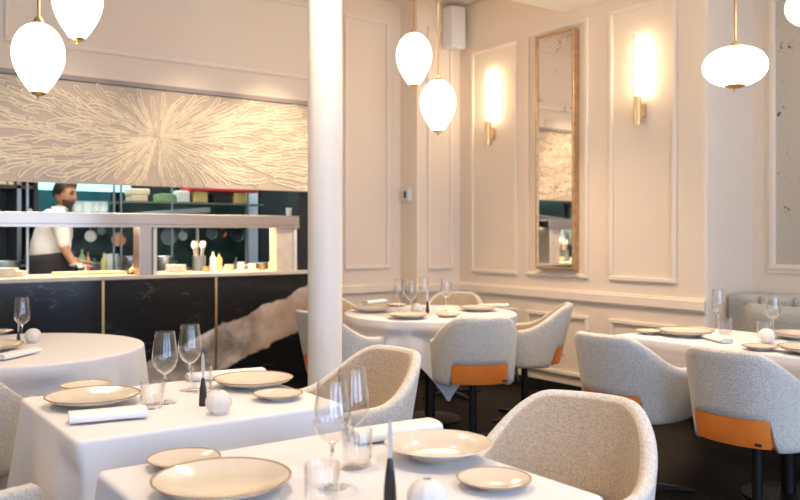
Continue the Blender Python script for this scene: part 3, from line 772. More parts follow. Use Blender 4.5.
# ------------------------------------------------------------------ chairs
def sm(t): t = max(0, min(1, t)); return t * t * (3 - 2 * t)
def make_chair():
    r = thing('tub_chair', 'x', 'chair', group='grey boucle tub chairs')
    AM = math.radians(139)
    def plan(th, z, off=0):
        k = (z - .38) / .46
        k2 = max(-.1, k)
        ab = .245 + .105 * k2; af = .27 + .0 * k2; b = .248 + .034 * k2
        ex = 2 / 2.35
        c, s = math.cos(th), math.sin(th)
        aa = ab if c < 0 else af
        x = math.copysign(abs(c) ** ex, c) * (aa - off); y = math.copysign(abs(s) ** ex, s) * (b - off)
        return x, y
    def top(q):            # q = |angle from the back| in degrees
        z = .803 - .172 * sm((q - 22) / 74)
        z -= .01 * sm((q - 100) / 30)
        z -= .16 * sm((q - 122) / 17) ** 2
        return z
    def bot(q):
        z = .532 - .135 * sm((q - 37) / 8)
        z += .05 * sm((q - 120) / 19)
        return z
    NS = 72
    def shell(th0, thk, lo=None, hi=None, outer_off=0.0, lim=AM, nz=9):
        rows = []
        for i in range(NS + 1):
            s = -1 + 2 * i / NS; a = s * lim; q = abs(math.degrees(a)); th = PI + a
            zt_, zb_ = top(q), bot(q)
            if lo is not None: zb_ = max(lo, zb_) + .0
            if hi is not None: zt_ += hi
            if zt_ < zb_ + .02: zt_ = zb_ + .02
            ring = []
            e = .55 if i in (0, NS) else 1
            tk = thk * e; oo = outer_off + (thk - tk) / 2
            for k in range(nz + 1):
                z = zb_ + (zt_ - zb_) * k / nz
                x, y = plan(th, z, oo); ring.append(Vector((x, y, z)))
            # rounded top rim
            for aa in (40, 90, 140):
                z = zt_ + tk * .45 * math.sin(math.radians(aa)); x, y = plan(th, zt_, oo + tk * .5 * (1 - math.cos(math.radians(aa)))); ring.append(Vector((x, y, z)))
            for k in range(nz, -1, -1):
                z = zb_ + (zt_ - zb_) * k / nz
                x, y = plan(th, z, oo + tk); ring.append(Vector((x, y, z)))
            for aa in (120, 60):
                z = zb_ - tk * .25 * math.sin(math.radians(aa)); x, y = plan(th, zb_, oo + tk * .5 * (1 - math.cos(math.radians(aa)))); ring.append(Vector((x, y, z)))
            rows.append(ring)
        m = MB().grid(rows, closed_u=True)
        w = len(rows[0]); n = len(rows)
        m.f.append(tuple(range(w - 1, -1, -1))); m.f.append(tuple(range((n - 1) * w, n * w)))
        return m
    shell(0, .040).build('shell', M['boucle'], r, angle=180)
    shell(0, .012, lo=.46, hi=-.001, outer_off=.034, lim=math.radians(136)).build('inner_lining', M['lining'], r, angle=180)
    # seat: orange leather pad, rounded
    def pad(a_b, a_f, b, z0, z1, rr):
        rows = []
        for dz, sh in ((0, rr), (.3, rr * .35), (.7, 0), (1.0, 0)):
            rows.append((z0 + (z1 - z0) * .28 * dz, sh))
        pr = [(z0, rr * 1.6), (z0 + .012, rr * .5), (z0 + .035, 0), (z1 - .035, 0), (z1 - .010, rr * .5), (z1, rr * 1.7)]
        R = []
        for z, sh in pr:
            row = []
            for k in range(64):
                th = 2 * PI * k / 64; c, s = math.cos(th), math.sin(th); ex = 2 / 3.0
                x = math.copysign(abs(c) ** ex, c) * ((a_b if c < 0 else a_f) - sh); y = math.copysign(abs(s) ** ex, s) * (b - sh)
                row.append((x, y, z))
            R.append(row)
        m = MB().grid(R, closed_u=True); m.f.append(tuple(range(63, -1, -1))); m.f.append(tuple(range(5 * 64, 6 * 64)))
        return m
    pad(.225, .245, .205, .43, .505, .016).build('seat_cushion', M['boucle'], r, angle=70)
    pad(.238, .25, .215, .402, .432 + .045, .010).build('seat', M['leather'], r, angle=70)
    rows = []
    for i in range(25):
        th = PI + math.radians(-38.5 + 77 * i / 24); ring = []
        for off, z in ((.004, .405), (.001, .42), (.001, .50), (.004, .536), (.03, .536), (.035, .405)):
            x, y = plan(th, z, off); ring.append((x, y, z))
        rows.append(ring)
    g = MB().grid(rows, closed_u=True); g.f.append((5, 4, 3, 2, 1, 0)); g.f.append(tuple(range(24 * 6, 25 * 6)))
    st2 = g.build('rear_panel', M['leather'], r, angle=50)
    st = st2
    MB().box(-.2685, -.262, -.155, -.128, .425, .436).build('care_tag', M['black'], st, smooth=False)
    MB().lathe([(0, .375), (.11, .375), (.12, .39), (.12, .408), (0, .408)], 32).build('seat_plate', M['black_metal'], r)
    MB().tube([(0, 0, .03), (0, 0, .38)], .024, 20).build('stem', M['black_metal'], r)
    for k in range(4):
        a = PI / 4 + k * PI / 2
        m = Matrix.Rotation(a, 4, 'Z')
        rows = []
        for x, w, z0, z1 in ((0, .022, .018, .045), (.05, .020, .016, .040), (.26, .014, .0, .016), (.29, .012, .0, .012)):
            rows.append([m @ Vector((x, -w, z0)), m @ Vector((x, w, z0)), m @ Vector((x, w, z1)), m @ Vector((x, -w, z1))])
        g = MB().grid(rows, closed_u=True); g.f.append((3, 2, 1, 0)); g.f.append((12, 13, 14, 15))
        g.build('base_leg', M['black_metal'], r, bevel=.003)
    return r
CH = {}; SEATED = []
c3 = at_d(430, 5.75, 0); c5 = cam2w(-1.885, 3.93, 0)
def chair_back(p, face, label):          # p: point under the centre of the back's top; face: direction (u, v)
    f = Vector((face[0], face[1], 0)).normalized()
    o = Vector((p[0], p[1], 0)) + f * .345
    rz = math.atan2(f.y, f.x); SEATED.append((o.x, o.y, rz))
    return place(CH, make_chair, o, rz, label, 'grey boucle tub chairs')
# right row, facing the banquette table
chair_back(at_d(595, 3.94, 0), (1, .05), 'grey boucle tub chair at the far end of the banquette table')
chair_back(at_d(716, 3.42, 0), (1, 0.05), 'grey boucle tub chair at the right edge with a wide orange strip and tag')
# the two near tables
chair_back(at_d(592, 2.50, 0), (-1, -.40), 'tub chair nearest the camera at bottom right, sandy lining towards us')
chair_back(at_d(404, 3.50, 0), (-1, -.10), 'tub chair with sandy inner back just right of the column base')
# around the far round table
def fc(p, c): return (c.x - p.x, c.y - p.y)
q = at_d(484, 4.75, 0); chair_back(q, fc(q, at_d(455, 5.75, 0)), 'tub chair seen square from behind with orange strip, at the corner round table')
q = at_d(574, 5.72, 0); chair_back(q, fc(q, at_d(425, 5.95, 0)), 'tub chair turned sideways before the panelled wall, right of the corner round table')
q = at_d(303, 5.12, 0); chair_back(q, (1, .1), 'tub chair half hidden by the column, left of the corner round table')
q = at_d(458, 6.95, 0); chair_back(q, fc(q, c3), 'tub chair peeking over the far side of the corner round table')
q = at_d(324, 6.2, 0); chair_back(q, fc(q, c3), 'tub chair almost hidden behind the column on the counter side')
# left edge
chair_back(cam2w(-1.67, 2.84, 0), (SA * 1.0 + CA * -.12, CA * 1.0 - SA * -.12), 'tub chair at the left edge facing the round table by the counter')
chair_back((-.055, 2.415), (1, .25), 'tub chair at the bottom left corner beside the square table')

# ------------------------------------------------------------------ tables and cloths
def cloth(name, outline, nrm, N, hang, fold, label, loc, ztop=.7535):
    """outline(i) rim point, nrm(i) outward; hang(i) drop; fold(i, t) outward offset at fraction t"""
    rows = []
    rim = [outline(i) for i in range(N)]
    def blocked(x, y):
        for cx_, cy_, a_ in SEATED:
            dx, dy = x + loc[0] - cx_, y + loc[1] - cy_
            lx, ly = dx * math.cos(a_) + dy * math.sin(a_), -dx * math.sin(a_) + dy * math.cos(a_)
            if lx < .245 and (abs(lx) / .37) ** 2.35 + (abs(ly) / .305) ** 2.35 < 1: return True
        return False
    push = []                               # the linen is pressed inwards where a chair stands against it
    for i in range(N):
        best = 0
        for f_ in (.25, .6, 1):
            e = fold(i, f_); b0 = 0
            while b0 < .045 and blocked(rim[i][0] + nrm(i)[0] * (e - b0), rim[i][1] + nrm(i)[1] * (e - b0)): b0 += .01
            best = max(best, b0)
        push.append(best)
    wide = [max(push[(i + k) % N] for k in range(-3, 4)) for i in range(N)]
    push = [sum(wide[(i + k) % N] for k in range(-3, 4)) / 7 for i in range(N)]
    def pin(i, t):
        z = ztop - (hang(i)) * t
        return push[i] * sm((.715 - z) / .055)
    for f in (.02, .25, .5, .7, .85, .94):
        rows.append([(x * f, y * f, ztop) for x, y in rim])
    R = .012
    for a in (0, 30, 60, 90):
        a = math.radians(a)
        rows.append([(x + nrm(i)[0] * (-R + R * math.sin(a)), y + nrm(i)[1] * (-R + R * math.sin(a)), ztop - R + R * math.cos(a)) for i, (x, y) in enumerate(rim)])
    T = 16
    for k in range(1, T + 1):
        t = k / T
        rows.append([(x + nrm(i)[0] * (fold(i, t) - pin(i, t)), y + nrm(i)[1] * (fold(i, t) - pin(i, t)), ztop - R - (hang(i) - R) * t) for i, (x, y) in enumerate(rim)])
    mb = MB().grid(rows, closed_u=True)
    mb.f.append(tuple(range(N - 1, -1, -1)))
    o = mb.build(name, M['cloth'], angle=60); o.location = loc
    return o
def rect_table(u0, u1, v0, v1, L, clabel, tlabel, seed, flare=.05):
    cx, cy, a, b = (u0 + u1) / 2, (v0 + v1) / 2, (u1 - u0) / 2, (v1 - v0) / 2
    rc = .022; pts = []; nr = []; crn = []
    S = 46
    def seg(x0, y0, x1, y1, n):
        for k in range(n):
            t = k / n; pts.append((x0 + (x1 - x0) * t, y0 + (y1 - y0) * t)); nr.append(n); 
    P, Nn, C = [], [], []
    corners = [(a - rc, -b + rc, -PI / 2), (a - rc, b - rc, 0), (-a + rc, b - rc, PI / 2), (-a + rc, -b + rc, PI)]
    for q, (x, y, a0) in enumerate(corners):
        for k in range(9):
            an = a0 + PI / 2 * k / 8
            P.append((x + rc * math.cos(an), y + rc * math.sin(an))); Nn.append((math.cos(an), math.sin(an))); C.append(0)
        nx, ny, na = corners[(q + 1) % 4]
        an = a0 + PI / 2
        s = (x + rc * math.cos(an), y + rc * math.sin(an)); e = (nx + rc * math.cos(an), ny + rc * math.sin(an))
        ln = math.hypot(e[0] - s[0], e[1] - s[1])
        for k in range(1, S):
            t = k / S; P.append((s[0] + (e[0] - s[0]) * t, s[1] + (e[1] - s[1]) * t)); Nn.append((math.cos(an), math.sin(an)))
            C.append(min(t, 1 - t) * ln)
    rnd = random.Random(seed); ph = [rnd.uniform(0, 6.28) for _ in range(4)]
    N = len(P)
    # tangential pull near the corners gives the hanging cone; here it is an outward flare
    def fold(i, t):
        c = C[i]
        cone = math.exp(-(c / .085) ** 2) * .085 + -.012 * math.exp(-((c - .16) / .07) ** 2)
        s = sum(P[i]) 
        wav = .010 * math.sin(11 * P[i][0] + 13 * P[i][1] + ph[0]) + .006 * math.sin(27 * P[i][0] - 23 * P[i][1] + ph[1])
        return t ** 1.1 * (flare * .35 + cone) + wav * t * min(1, c / .1) + .004 * t
    def hang(i):
        c = C[i]; return min(.66, L + .22 * math.exp(-c / .12))
    o = cloth('tablecloth', lambda i: P[i], lambda i: Nn[i], N, hang, fold, clabel, (cx, cy, 0))
    tag(o, clabel, 'tablecloth', 'white tablecloths')
    t = thing('dining_table', tlabel, 'table', (cx, cy, 0))
    MB().box(-a + .006, a - .006, -b + .006, b - .006, .722, .748).build('tabletop', M['wood'], t, bevel=.01)
    pedestal(t, max(a, .3) if a > b else b)
    return o
def pedestal(t, s):
    MB().tube([(0, 0, .02), (0, 0, .72)], .035, 20).build('pedestal', M['black_metal'], t)
    MB().lathe([(0, 0), (.22, 0), (.22, .01), (.05, .025), (0, .025)], 36).build('foot_plate', M['black_metal'], t)
def round_table(c, R, half, clabel, tlabel, seed, rot=0.0, maxdrop=.6):
    N = 192; rnd = random.Random(seed); ph = [rnd.uniform(0, 6.28) for _ in range(4)]
    def outline(i): a = 2 * PI * i / N; return (R * math.cos(a), R * math.sin(a))
    def nrm(i): a = 2 * PI * i / N; return (math.cos(a), math.sin(a))
    def ext(i):
        a = 2 * PI * i / N - rot; return half / max(abs(math.cos(a)), abs(math.sin(a))) - R
    def fold(i, t):
        a = 2 * PI * i / N
        return t * (.02 + .017 * math.sin(14 * a + ph[0]) + .010 * math.sin(23 * a + ph[1])) + t * .05 * max(0, math.cos(4 * (a - rot - PI / 4))) ** 3
    o = cloth('tablecloth', outline, nrm, N, lambda i: min(maxdrop, ext(i)), fold, clabel, (c.x, c.y, 0))
    tag(o, clabel, 'tablecloth', 'white tablecloths')
    t = thing('dining_table', tlabel, 'table', (c.x, c.y, 0))
    MB().lathe([(0, .722), (R - .015, .722), (R - .008, .728), (R - .008, .742), (R - .015, .748), (0, .748)], 64).build('tabletop', M['wood'], t)
    pedestal(t, R)
T1 = (.535, 1.350, 1.12, 1.94); T2 = (.57, 1.405, 2.24, 2.96); T4 = (3.57, 4.30, 1.35, 2.92)
rect_table(*T1, .46, 'white cloth on the nearest table at the bottom of the photo', 'square pedestal table under the nearest white cloth', 1)
rect_table(*T2, .46, 'white cloth on the square table just left of the column', 'square pedestal table under the cloth left of the column', 2)
rect_table(*T4, .34, 'white cloth on the long table in front of the banquette', 'long pedestal table under the cloth by the banquette', 3)
round_table(c3, .61, .80, 'white cloth on the round table between the column and corner', 'round pedestal table in the corner right of the column', 4, rot=math.radians(18))
round_table(c5, .62, .98, 'white cloth on the round table by the black marble counter', 'round pedestal table by the black marble counter', 5, rot=.5)

# ------------------------------------------------------------------ banquette and pillow
bq = thing('banquette', 'grey upholstered banquette with tall channelled back along the recessed wall', 'banquette')
MB().box(4.78, UN - .01, .2, 3.26, .0, .30).build('base', M['black'], bq, smooth=False)
MB().box(4.74, UN - .12, .2, 3.26, .30, .46).build('seat', M['cushion'], bq, bevel=.03, seg=4)
for k in range(13):
    v1 = 3.26 - k * .235
    MB().box(5.19, UN - .01, v1 - .232, v1, .40, .89).build('back_channel', M['cushion'], bq, bevel=.03, seg=4)
def pillow(w, h, t, m, name='pillow'):
    rows = []; n = 14
    for side in (1, -1):
        pass
    top, bottom = [], []
    for i in range(n + 1):
        a, b = [], []
        for j in range(n + 1):
            x, y = -1 + 2 * i / n, -1 + 2 * j / n
            th = t / 2 * ((1 - x ** 4) * (1 - y ** 4)) ** .55
            sx = x * (1 - .06 * (1 - y * y) * 0 - .05 * (1 - abs(y)) * abs(x)); sy = y * (1 - .05 * (1 - abs(x)) * abs(y))
            a.append((sx * w / 2, th, sy * h / 2)); b.append((sx * w / 2, -th, sy * h / 2))
        top.append(a); bottom.append(b)
    return MB().grid(top).grid(bottom).build(name, m, angle=180)
def lean_pillow(v, w, h, label, u=5.07, dz=0):
    o = pillow(w, h, .15, M['cushion']); o.rotation_euler = (math.radians(14), 0, PI / 2 * -1)
    o.location = (u, v, .46 + h / 2 - .0); tag(o, label, 'pillow', 'pillows on the banquette'); return o
lean_pillow(2.77, .52, .40, 'square grey pillow leaning on the banquette behind the rear wine glass')
lean_pillow(2.18, .50, .40, 'square grey pillow further right along the banquette')

# ------------------------------------------------------------------ tableware
def make_glass():
    r = thing('wine_glass', 'x', 'wine glass', group='wine glasses')
    H = .232
    outer = [(.0045, .092), (.010, .096), (.022, .104), (.034, .118), (.0405, .136), (.0415, .150), (.039, .175), (.0345, .205), (.031, H)]
    inner = [(max(a - .0012, 0), b + .0006) for a, b in outer[::-1]][:-1]
    prof = [(0, .0915)] + outer + [(.0305, H + .0006)] + inner[1:] + [(0, .0985)]
    MB().lathe(prof, 40).build('bowl', M['glass'], r, angle=60)
    MB().lathe([(0, .0), (.0045, .006), (.0036, .02), (.0033, .06), (.0045, .09), (.008, .0945), (0, .0975)], 16).build('stem', M['stem'], r, angle=60)
    MB().lathe([(0, 0), (.036, 0), (.0375, .001), (.036, .0022), (.012, .005), (.004, .009), (0, .009)], 40).build('foot', M['glass'], r, angle=60)
    return r
def make_tumbler():
    r = thing('water_tumbler', 'x', 'tumbler', group='water tumblers')
    MB().lathe([(0, 0), (.030, 0), (.034, .004), (.0355, .02), (.0365, .088), (.0358, .089), (.0350, .088), (.0338, .022), (.031, .012), (0, .010)], 40).build('glass_body', M['glass'], r, angle=60)
    return r
def make_plate():
    r = thing('dinner_plate', 'x', 'plate', group='cream dinner plates')
    R = .147
    MB().lathe([(0, .004), (.05, .004), (.052, 0), (.058, 0), (.060, .006), (.10, .012), (.135, .024), (R - .003, .0315), (R - .004, .0335), (.13, .0285), (.10, .0175), (.085, .0135), (.06, .0115), (0, .0105)], 72).build('plate_body', M['plate'], r, angle=60)
    MB().lathe([(R - .0055, .0325), (R - .0035, .0310), (R - .0002, .0328), (R + .0002, .0345), (R - .002, .0356), (R - .005, .0345)], 72, closed=True).build('glazed_rim', M['rim'], r, angle=180)
    return r
def make_deep_plate():
    r = thing('soup_plate', 'x', 'plate', group='cream dinner plates')
    R = .138
    MB().lathe([(0, .004), (.045, .004), (.047, 0), (.053, 0), (.055, .006), (.085, .014), (.105, .030), (R - .003, .040), (R - .004, .042), (.105, .034), (.088, .024), (.075, .0155), (.05, .012), (0, .011)], 72).build('plate_body', M['plate'], r, angle=60)
    MB().lathe([(R - .0055, .041), (R - .0035, .0398), (R - .0008, .0412), (R - .0006, .0425), (R - .002, .0434), (R - .005, .043)], 72, closed=True).build('glazed_rim', M['plate'], r, angle=180)
    return r
def make_bread():
    r = thing('side_plate', 'x', 'plate', group='small cream side plates')
    R = .083
    MB().lathe([(0, .003), (.03, .003), (.031, 0), (.035, 0), (.036, .004), (.06, .009), (R - .002, .019), (R - .0025, .0205), (.06, .0125), (.035, .0075), (0, .0065)], 56).build('plate_body', M['plate'], r, angle=60)
    MB().lathe([(R - .0035, .0200), (R - .002, .0188), (R, .0200), (R + .0002, .0212), (R - .0012, .0222), (R - .003, .0214)], 56, closed=True).build('glazed_rim', M['rim'], r, angle=180)
    return r
def make_vase():
    r = thing('bud_vase', 'x', 'vase', group='round white bud vases')
    n = 40; rows = []
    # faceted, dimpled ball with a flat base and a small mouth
    prof = []
    for i in range(27):
        a = math.radians(-58 + 134 * i / 26)
        prof.append((.047 * math.cos(a), .0415 + .047 * math.sin(a)))
    zs = prof[0][1]
    prof = [(x, z - zs + .006) for x, z in prof]
    vs = []
    for i, (rr, z) in enumerate(prof):
        row = []
        for k in range(n):
            a = 2 * PI * (k + .5 * (i % 2)) / n
            dimp = -.0012 if ((k + (i // 2) * 2) % 4 < 2) ^ ((i // 2) % 2 == 0) else .0004
            if i < 2 or i > 23: dimp = 0
            row.append(((rr + dimp) * math.cos(a), (rr + dimp) * math.sin(a), z))
        rows.append(row)
    top = prof[-1]
    rows.append([(top[0] * .86 * math.cos(2 * PI * k / n), top[0] * .86 * math.sin(2 * PI * k / n), top[1] - .004) for k in range(n)])
    rows.append([(top[0] * .8 * math.cos(2 * PI * k / n), top[0] * .8 * math.sin(2 * PI * k / n), top[1] - .03) for k in range(n)])
    m = MB().grid(rows, closed_u=True); L_ = len(rows)
    m.f.append(tuple(range((L_ - 1) * n, L_ * n)))
    m.lathe([(.0, 0), (.026, 0), (.028, .003), (.0245, .007)], n)
    m.build('vase_body', M['bisque'], r, angle=50)
    MB().lathe([(0, top[1] - .0022), (top[0] * .92, top[1] - .0020), (0, top[1] - .0012)], 24).build('mouth_shade', M['black'], r)  # black disc standing in for the shade inside the opening
    return r
def make_knife():
    r = thing('standing_knife', 'x', 'knife', group='standing table knives')
    # black handle flaring to a flat foot, slim blade pointing up
    rows = []
    for z, a, b in ((0, .0125, .0085), (.003, .0135, .0092), (.03, .0125, .0085), (.06, .0095, .007), (.085, .006, .005), (.09, .0045, .004)):
        rows.append([(a * math.cos(2 * PI * k / 20), b * math.sin(2 * PI * k / 20), z) for k in range(20)])
    m = MB().grid(rows, closed_u=True); m.f.append(tuple(range(19, -1, -1))); m.f.append(tuple(range(100, 120)))
    m.build('handle', M['black'], r, angle=60)
    bl = [(-.0045, .088), (.0045, .088), (.0058, .11), (.0055, .14), (.003, .163), (-.001, .172), (-.004, .160), (-.0048, .13)]
    f = [(x, -.0009, z) for x, z in bl]; g = [(x, .0009, z) for x, z in bl]; n = len(bl)
    MB().add(f + g, [tuple(range(n)), tuple(range(2 * n - 1, n - 1, -1))] + [(k, n + k, n + (k + 1) % n, (k + 1) % n) for k in range(n)]).build('blade', M['blade'], r, smooth=False)
    return r
def make_napkin():
    r = thing('folded_napkin', 'x', 'napkin', group='white folded napkins')
    # cloth wound into a flat roll: stadium spiral cross-section, extruded along x
    L_, W, H = .255, .088, .030
    sec = []
    turns = 2.6; n = 84
    for i in range(n + 1):
        a = 2 * PI * turns * i / n; k = .30 + .70 * i / n
        c, s = math.cos(a), math.sin(a)
        y = math.copysign(abs(c) ** .75, c) * (W / 2) * (.55 + .45 * k) ; z = math.copysign(abs(s) ** .8, s) * (H / 2) * k
        sec.append((y, z + H / 2 + .0005))
    t = .0018; rows = []
    for x in (-L_ / 2, -L_ / 4, 0, L_ / 4, L_ / 2):
        w = .002 * math.sin(x * 30)
        ring = [(x, y + w, z) for y, z in sec]
        inn = []
        for i, (y, z) in enumerate(sec):
            l = math.hypot(y, z - H / 2) or 1
            inn.append((x, y - y / l * t + w, z - (z - H / 2) / l * t))
        rows.append(ring + inn[::-1])
    m = MB().grid(rows, closed_u=True)
    core = []
    for x in (-L_ / 2 + .002, L_ / 2 - .002):
        core.append([(x, math.copysign(abs(math.cos(a)) ** .75, math.cos(a)) * W * .44, math.copysign(abs(math.sin(a)) ** .8, math.sin(a)) * H * .40 + H / 2) for a in [2 * PI * k / 24 for k in range(24)]])
    m.grid(core, closed_u=True); b0 = len(m.v) - 48; m.f.append(tuple(range(b0 + 23, b0 - 1, -1))); m.f.append(tuple(range(b0 + 24, b0 + 48)))
    m.build('napkin_cloth', M['napkin'], r, angle=60)
    return r
PR = {k: {} for k in 'glass tumbler plate deep bread vase knife napkin'.split()}
MK = dict(glass=make_glass, tumbler=make_tumbler, plate=make_plate, deep=make_deep_plate, bread=make_bread, vase=make_vase, knife=make_knife, napkin=make_napkin)
GRP = dict(glass='wine glasses', tumbler='water tumblers', plate='cream dinner plates', deep='cream dinner plates', bread='small cream side plates', vase='round white bud vases', knife='standing table knives', napkin='white folded napkins')
ZT = .7537
def put(kind, px, py, label, rz=0.0, s=None, z=ZT):
    if kind == 'vase': s = (.85, .85, .80)
    if kind == 'napkin' and s is None: s = (.92, 1, 1.2)
    p = on_z(px, py, z)
    return place(PR[kind], MK[kind], p, rz, label, GRP[kind], (s, s, s) if isinstance(s, (int, float)) else s)
A = -YAW         # camera x axis direction
# table left of the column (T2)
put('plate', 93, 404.5, 'large cream plate with toffee rim at the left end of the middle table')
put('bread', 86, 390, 'small plate tucked behind the large left plate of the middle table', s=1.02)
put('napkin', 108, 420, 'white napkin roll in front of the left plate on the middle table', rz=math.radians(-12), s=(.84, 1, 1.15))
put('tumbler', 152, 408, 'short water tumbler in front of the wine glasses on the middle table')
put('glass', 165, 403, 'left wine glass of the pair at the centre of the middle table')
put('glass', 190, 390.5, 'right wine glass of the pair at the centre of the middle table')
put('tumbler', 201.5, 392, 'water tumbler behind the standing knife on the middle table')
put('knife', 203, 406, 'black handled knife standing upright beside the vase on the middle table', rz=A)
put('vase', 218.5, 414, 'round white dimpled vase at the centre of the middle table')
put('plate', 253.5, 386.5, 'large cream plate at the right end of the middle table', s=.97)
put('bread', 278, 399, 'small cream plate at the right front corner of the middle table')
put('napkin', 226, 378, 'white napkin roll behind the right plate of the middle table', rz=math.radians(-8), s=(1.15, 1, 1))
# nearest table (T1)
put('plate', 222, 492, 'large cream plate at the bottom edge on the nearest table', s=1.0)
put('bread', 184, 466, 'small cream plate behind the large plate on the nearest table', s=1.03)
put('glass', 332, 487, 'left wine glass nearest the camera on the nearest table')
put('glass', 352, 467, 'right wine glass further back on the nearest table')
put('tumbler', 357, 467, 'water tumbler behind the wine glasses on the nearest table')
put('tumbler', 322, 507, 'water tumbler in front of the wine glasses, cut by the bottom edge')
put('knife', 390, 502, 'black handled knife standing upright on the nearest table', rz=A, s=1.0)
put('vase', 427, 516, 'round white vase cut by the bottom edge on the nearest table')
put('deep', 438.5, 459, 'deep cream plate with a wide rim at the right of the nearest table', s=.96)
put('bread', 494, 486.5, 'small cream plate at the right front corner of the nearest table', s=.98)
put('napkin', 394, 437, 'white napkin roll behind the deep plate on the nearest table', rz=math.radians(-4), s=(1.0, 1.1, 1.2))
# round table at left (T5)
put('glass', 22, 343.5, 'wine glass standing on the round table by the black counter')
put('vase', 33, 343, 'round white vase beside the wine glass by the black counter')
put('knife', 18.5, 346, 'dark knife standing against the wine glass by the black counter', rz=A, s=.8)
put('plate', -9, 351, 'cream plate at the left edge on the round table by the counter')
put('bread', -3, 334.5, 'small plate at the left edge, far side of the round table')
put('napkin', 16, 357, 'white napkin roll lying on the front of the left round table', rz=math.radians(42), s=(.95, .9, 1))
# corner round table (T3)
put('glass', 399, 312, 'wine glass leftmost on the corner round table')
put('glass', 411, 314.5, 'wine glass second from the left on the corner round table')
put('glass', 424, 309.5, 'wine glass behind the vase on the corner round table')
put('glass', 446, 311, 'wine glass rightmost on the corner round table')
put('knife', 427.5, 314, 'black handled knife standing on the corner round table', rz=A)
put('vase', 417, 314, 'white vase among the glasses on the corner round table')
put('plate', 372, 312, 'cream plate at the left of the corner round table', s=.95)
put('plate', 408, 318.5, 'cream plate at the near side of the corner round table', s=.95)
put('plate', 478, 311, 'cream plate at the right of the corner round table', s=.95)
put('bread', 396, 306.5, 'small plate at the far left of the corner round table')
put('bread', 448, 317, 'small plate near the chair on the corner round table')
put('napkin', 374, 304.5, 'white napkin lying at the back left of the corner round table', rz=.3)
put('napkin', 493, 307, 'white napkin lying at the right rim of the corner round table', rz=-.5, s=.9)
# banquette table (T4)
put('bread', 650, 334, 'small plate at the left end of the banquette table')
put('plate', 686, 336, 'cream plate before the left wine glass on the banquette table')
put('napkin', 716, 341, 'white napkin roll near the chairs on the banquette table', rz=math.radians(60), s=.85)
put('glass', 718, 329, 'left wine glass on the banquette table')
put('tumbler', 725, 334, 'water tumbler beside the left wine glass on the banquette table')
put('glass', 773, 337, 'right wine glass on the banquette table')
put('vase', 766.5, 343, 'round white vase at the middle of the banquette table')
put('tumbler', 764, 338, 'water tumbler behind the vase on the banquette table')
put('bread', 760, 350, 'small plate before the vase on the banquette table')
put('plate', 800, 339, 'cream plate at the right edge, far side of the banquette table')
put('plate', 812, 354, 'cream plate at the right edge, near side of the banquette table')

# ------------------------------------------------------------------ the chef
def skin_mesh(verts, edges, radii, root, sub=1):
    me = bpy.data.meshes.new('tmp'); me.from_pydata(verts, edges, []); o = bpy.data.objects.new('tmp', me); COL.objects.link(o)
    mo = o.modifiers.new('skin', 'SKIN'); mo.use_smooth_shade = True
    bpy.context.view_layer.update()
    for i, v in enumerate(me.skin_vertices[0].data):
        rr = radii[i]; v.radius = rr if isinstance(rr, tuple) else (rr, rr); v.use_root = (i == root)
    ss = o.modifiers.new('s', 'SUBSURF'); ss.levels = sub; ss.render_levels = sub
    dg = bpy.context.evaluated_depsgraph_get(); dg.update()
    res = bpy.data.meshes.new_from_object(o.evaluated_get(dg))
    vs = [tuple(v.co) for v in res.vertices]; fs = [tuple(p.vertices) for p in res.polygons]
    bpy.data.objects.remove(o); bpy.data.meshes.remove(me); bpy.data.meshes.remove(res)
    return vs, fs
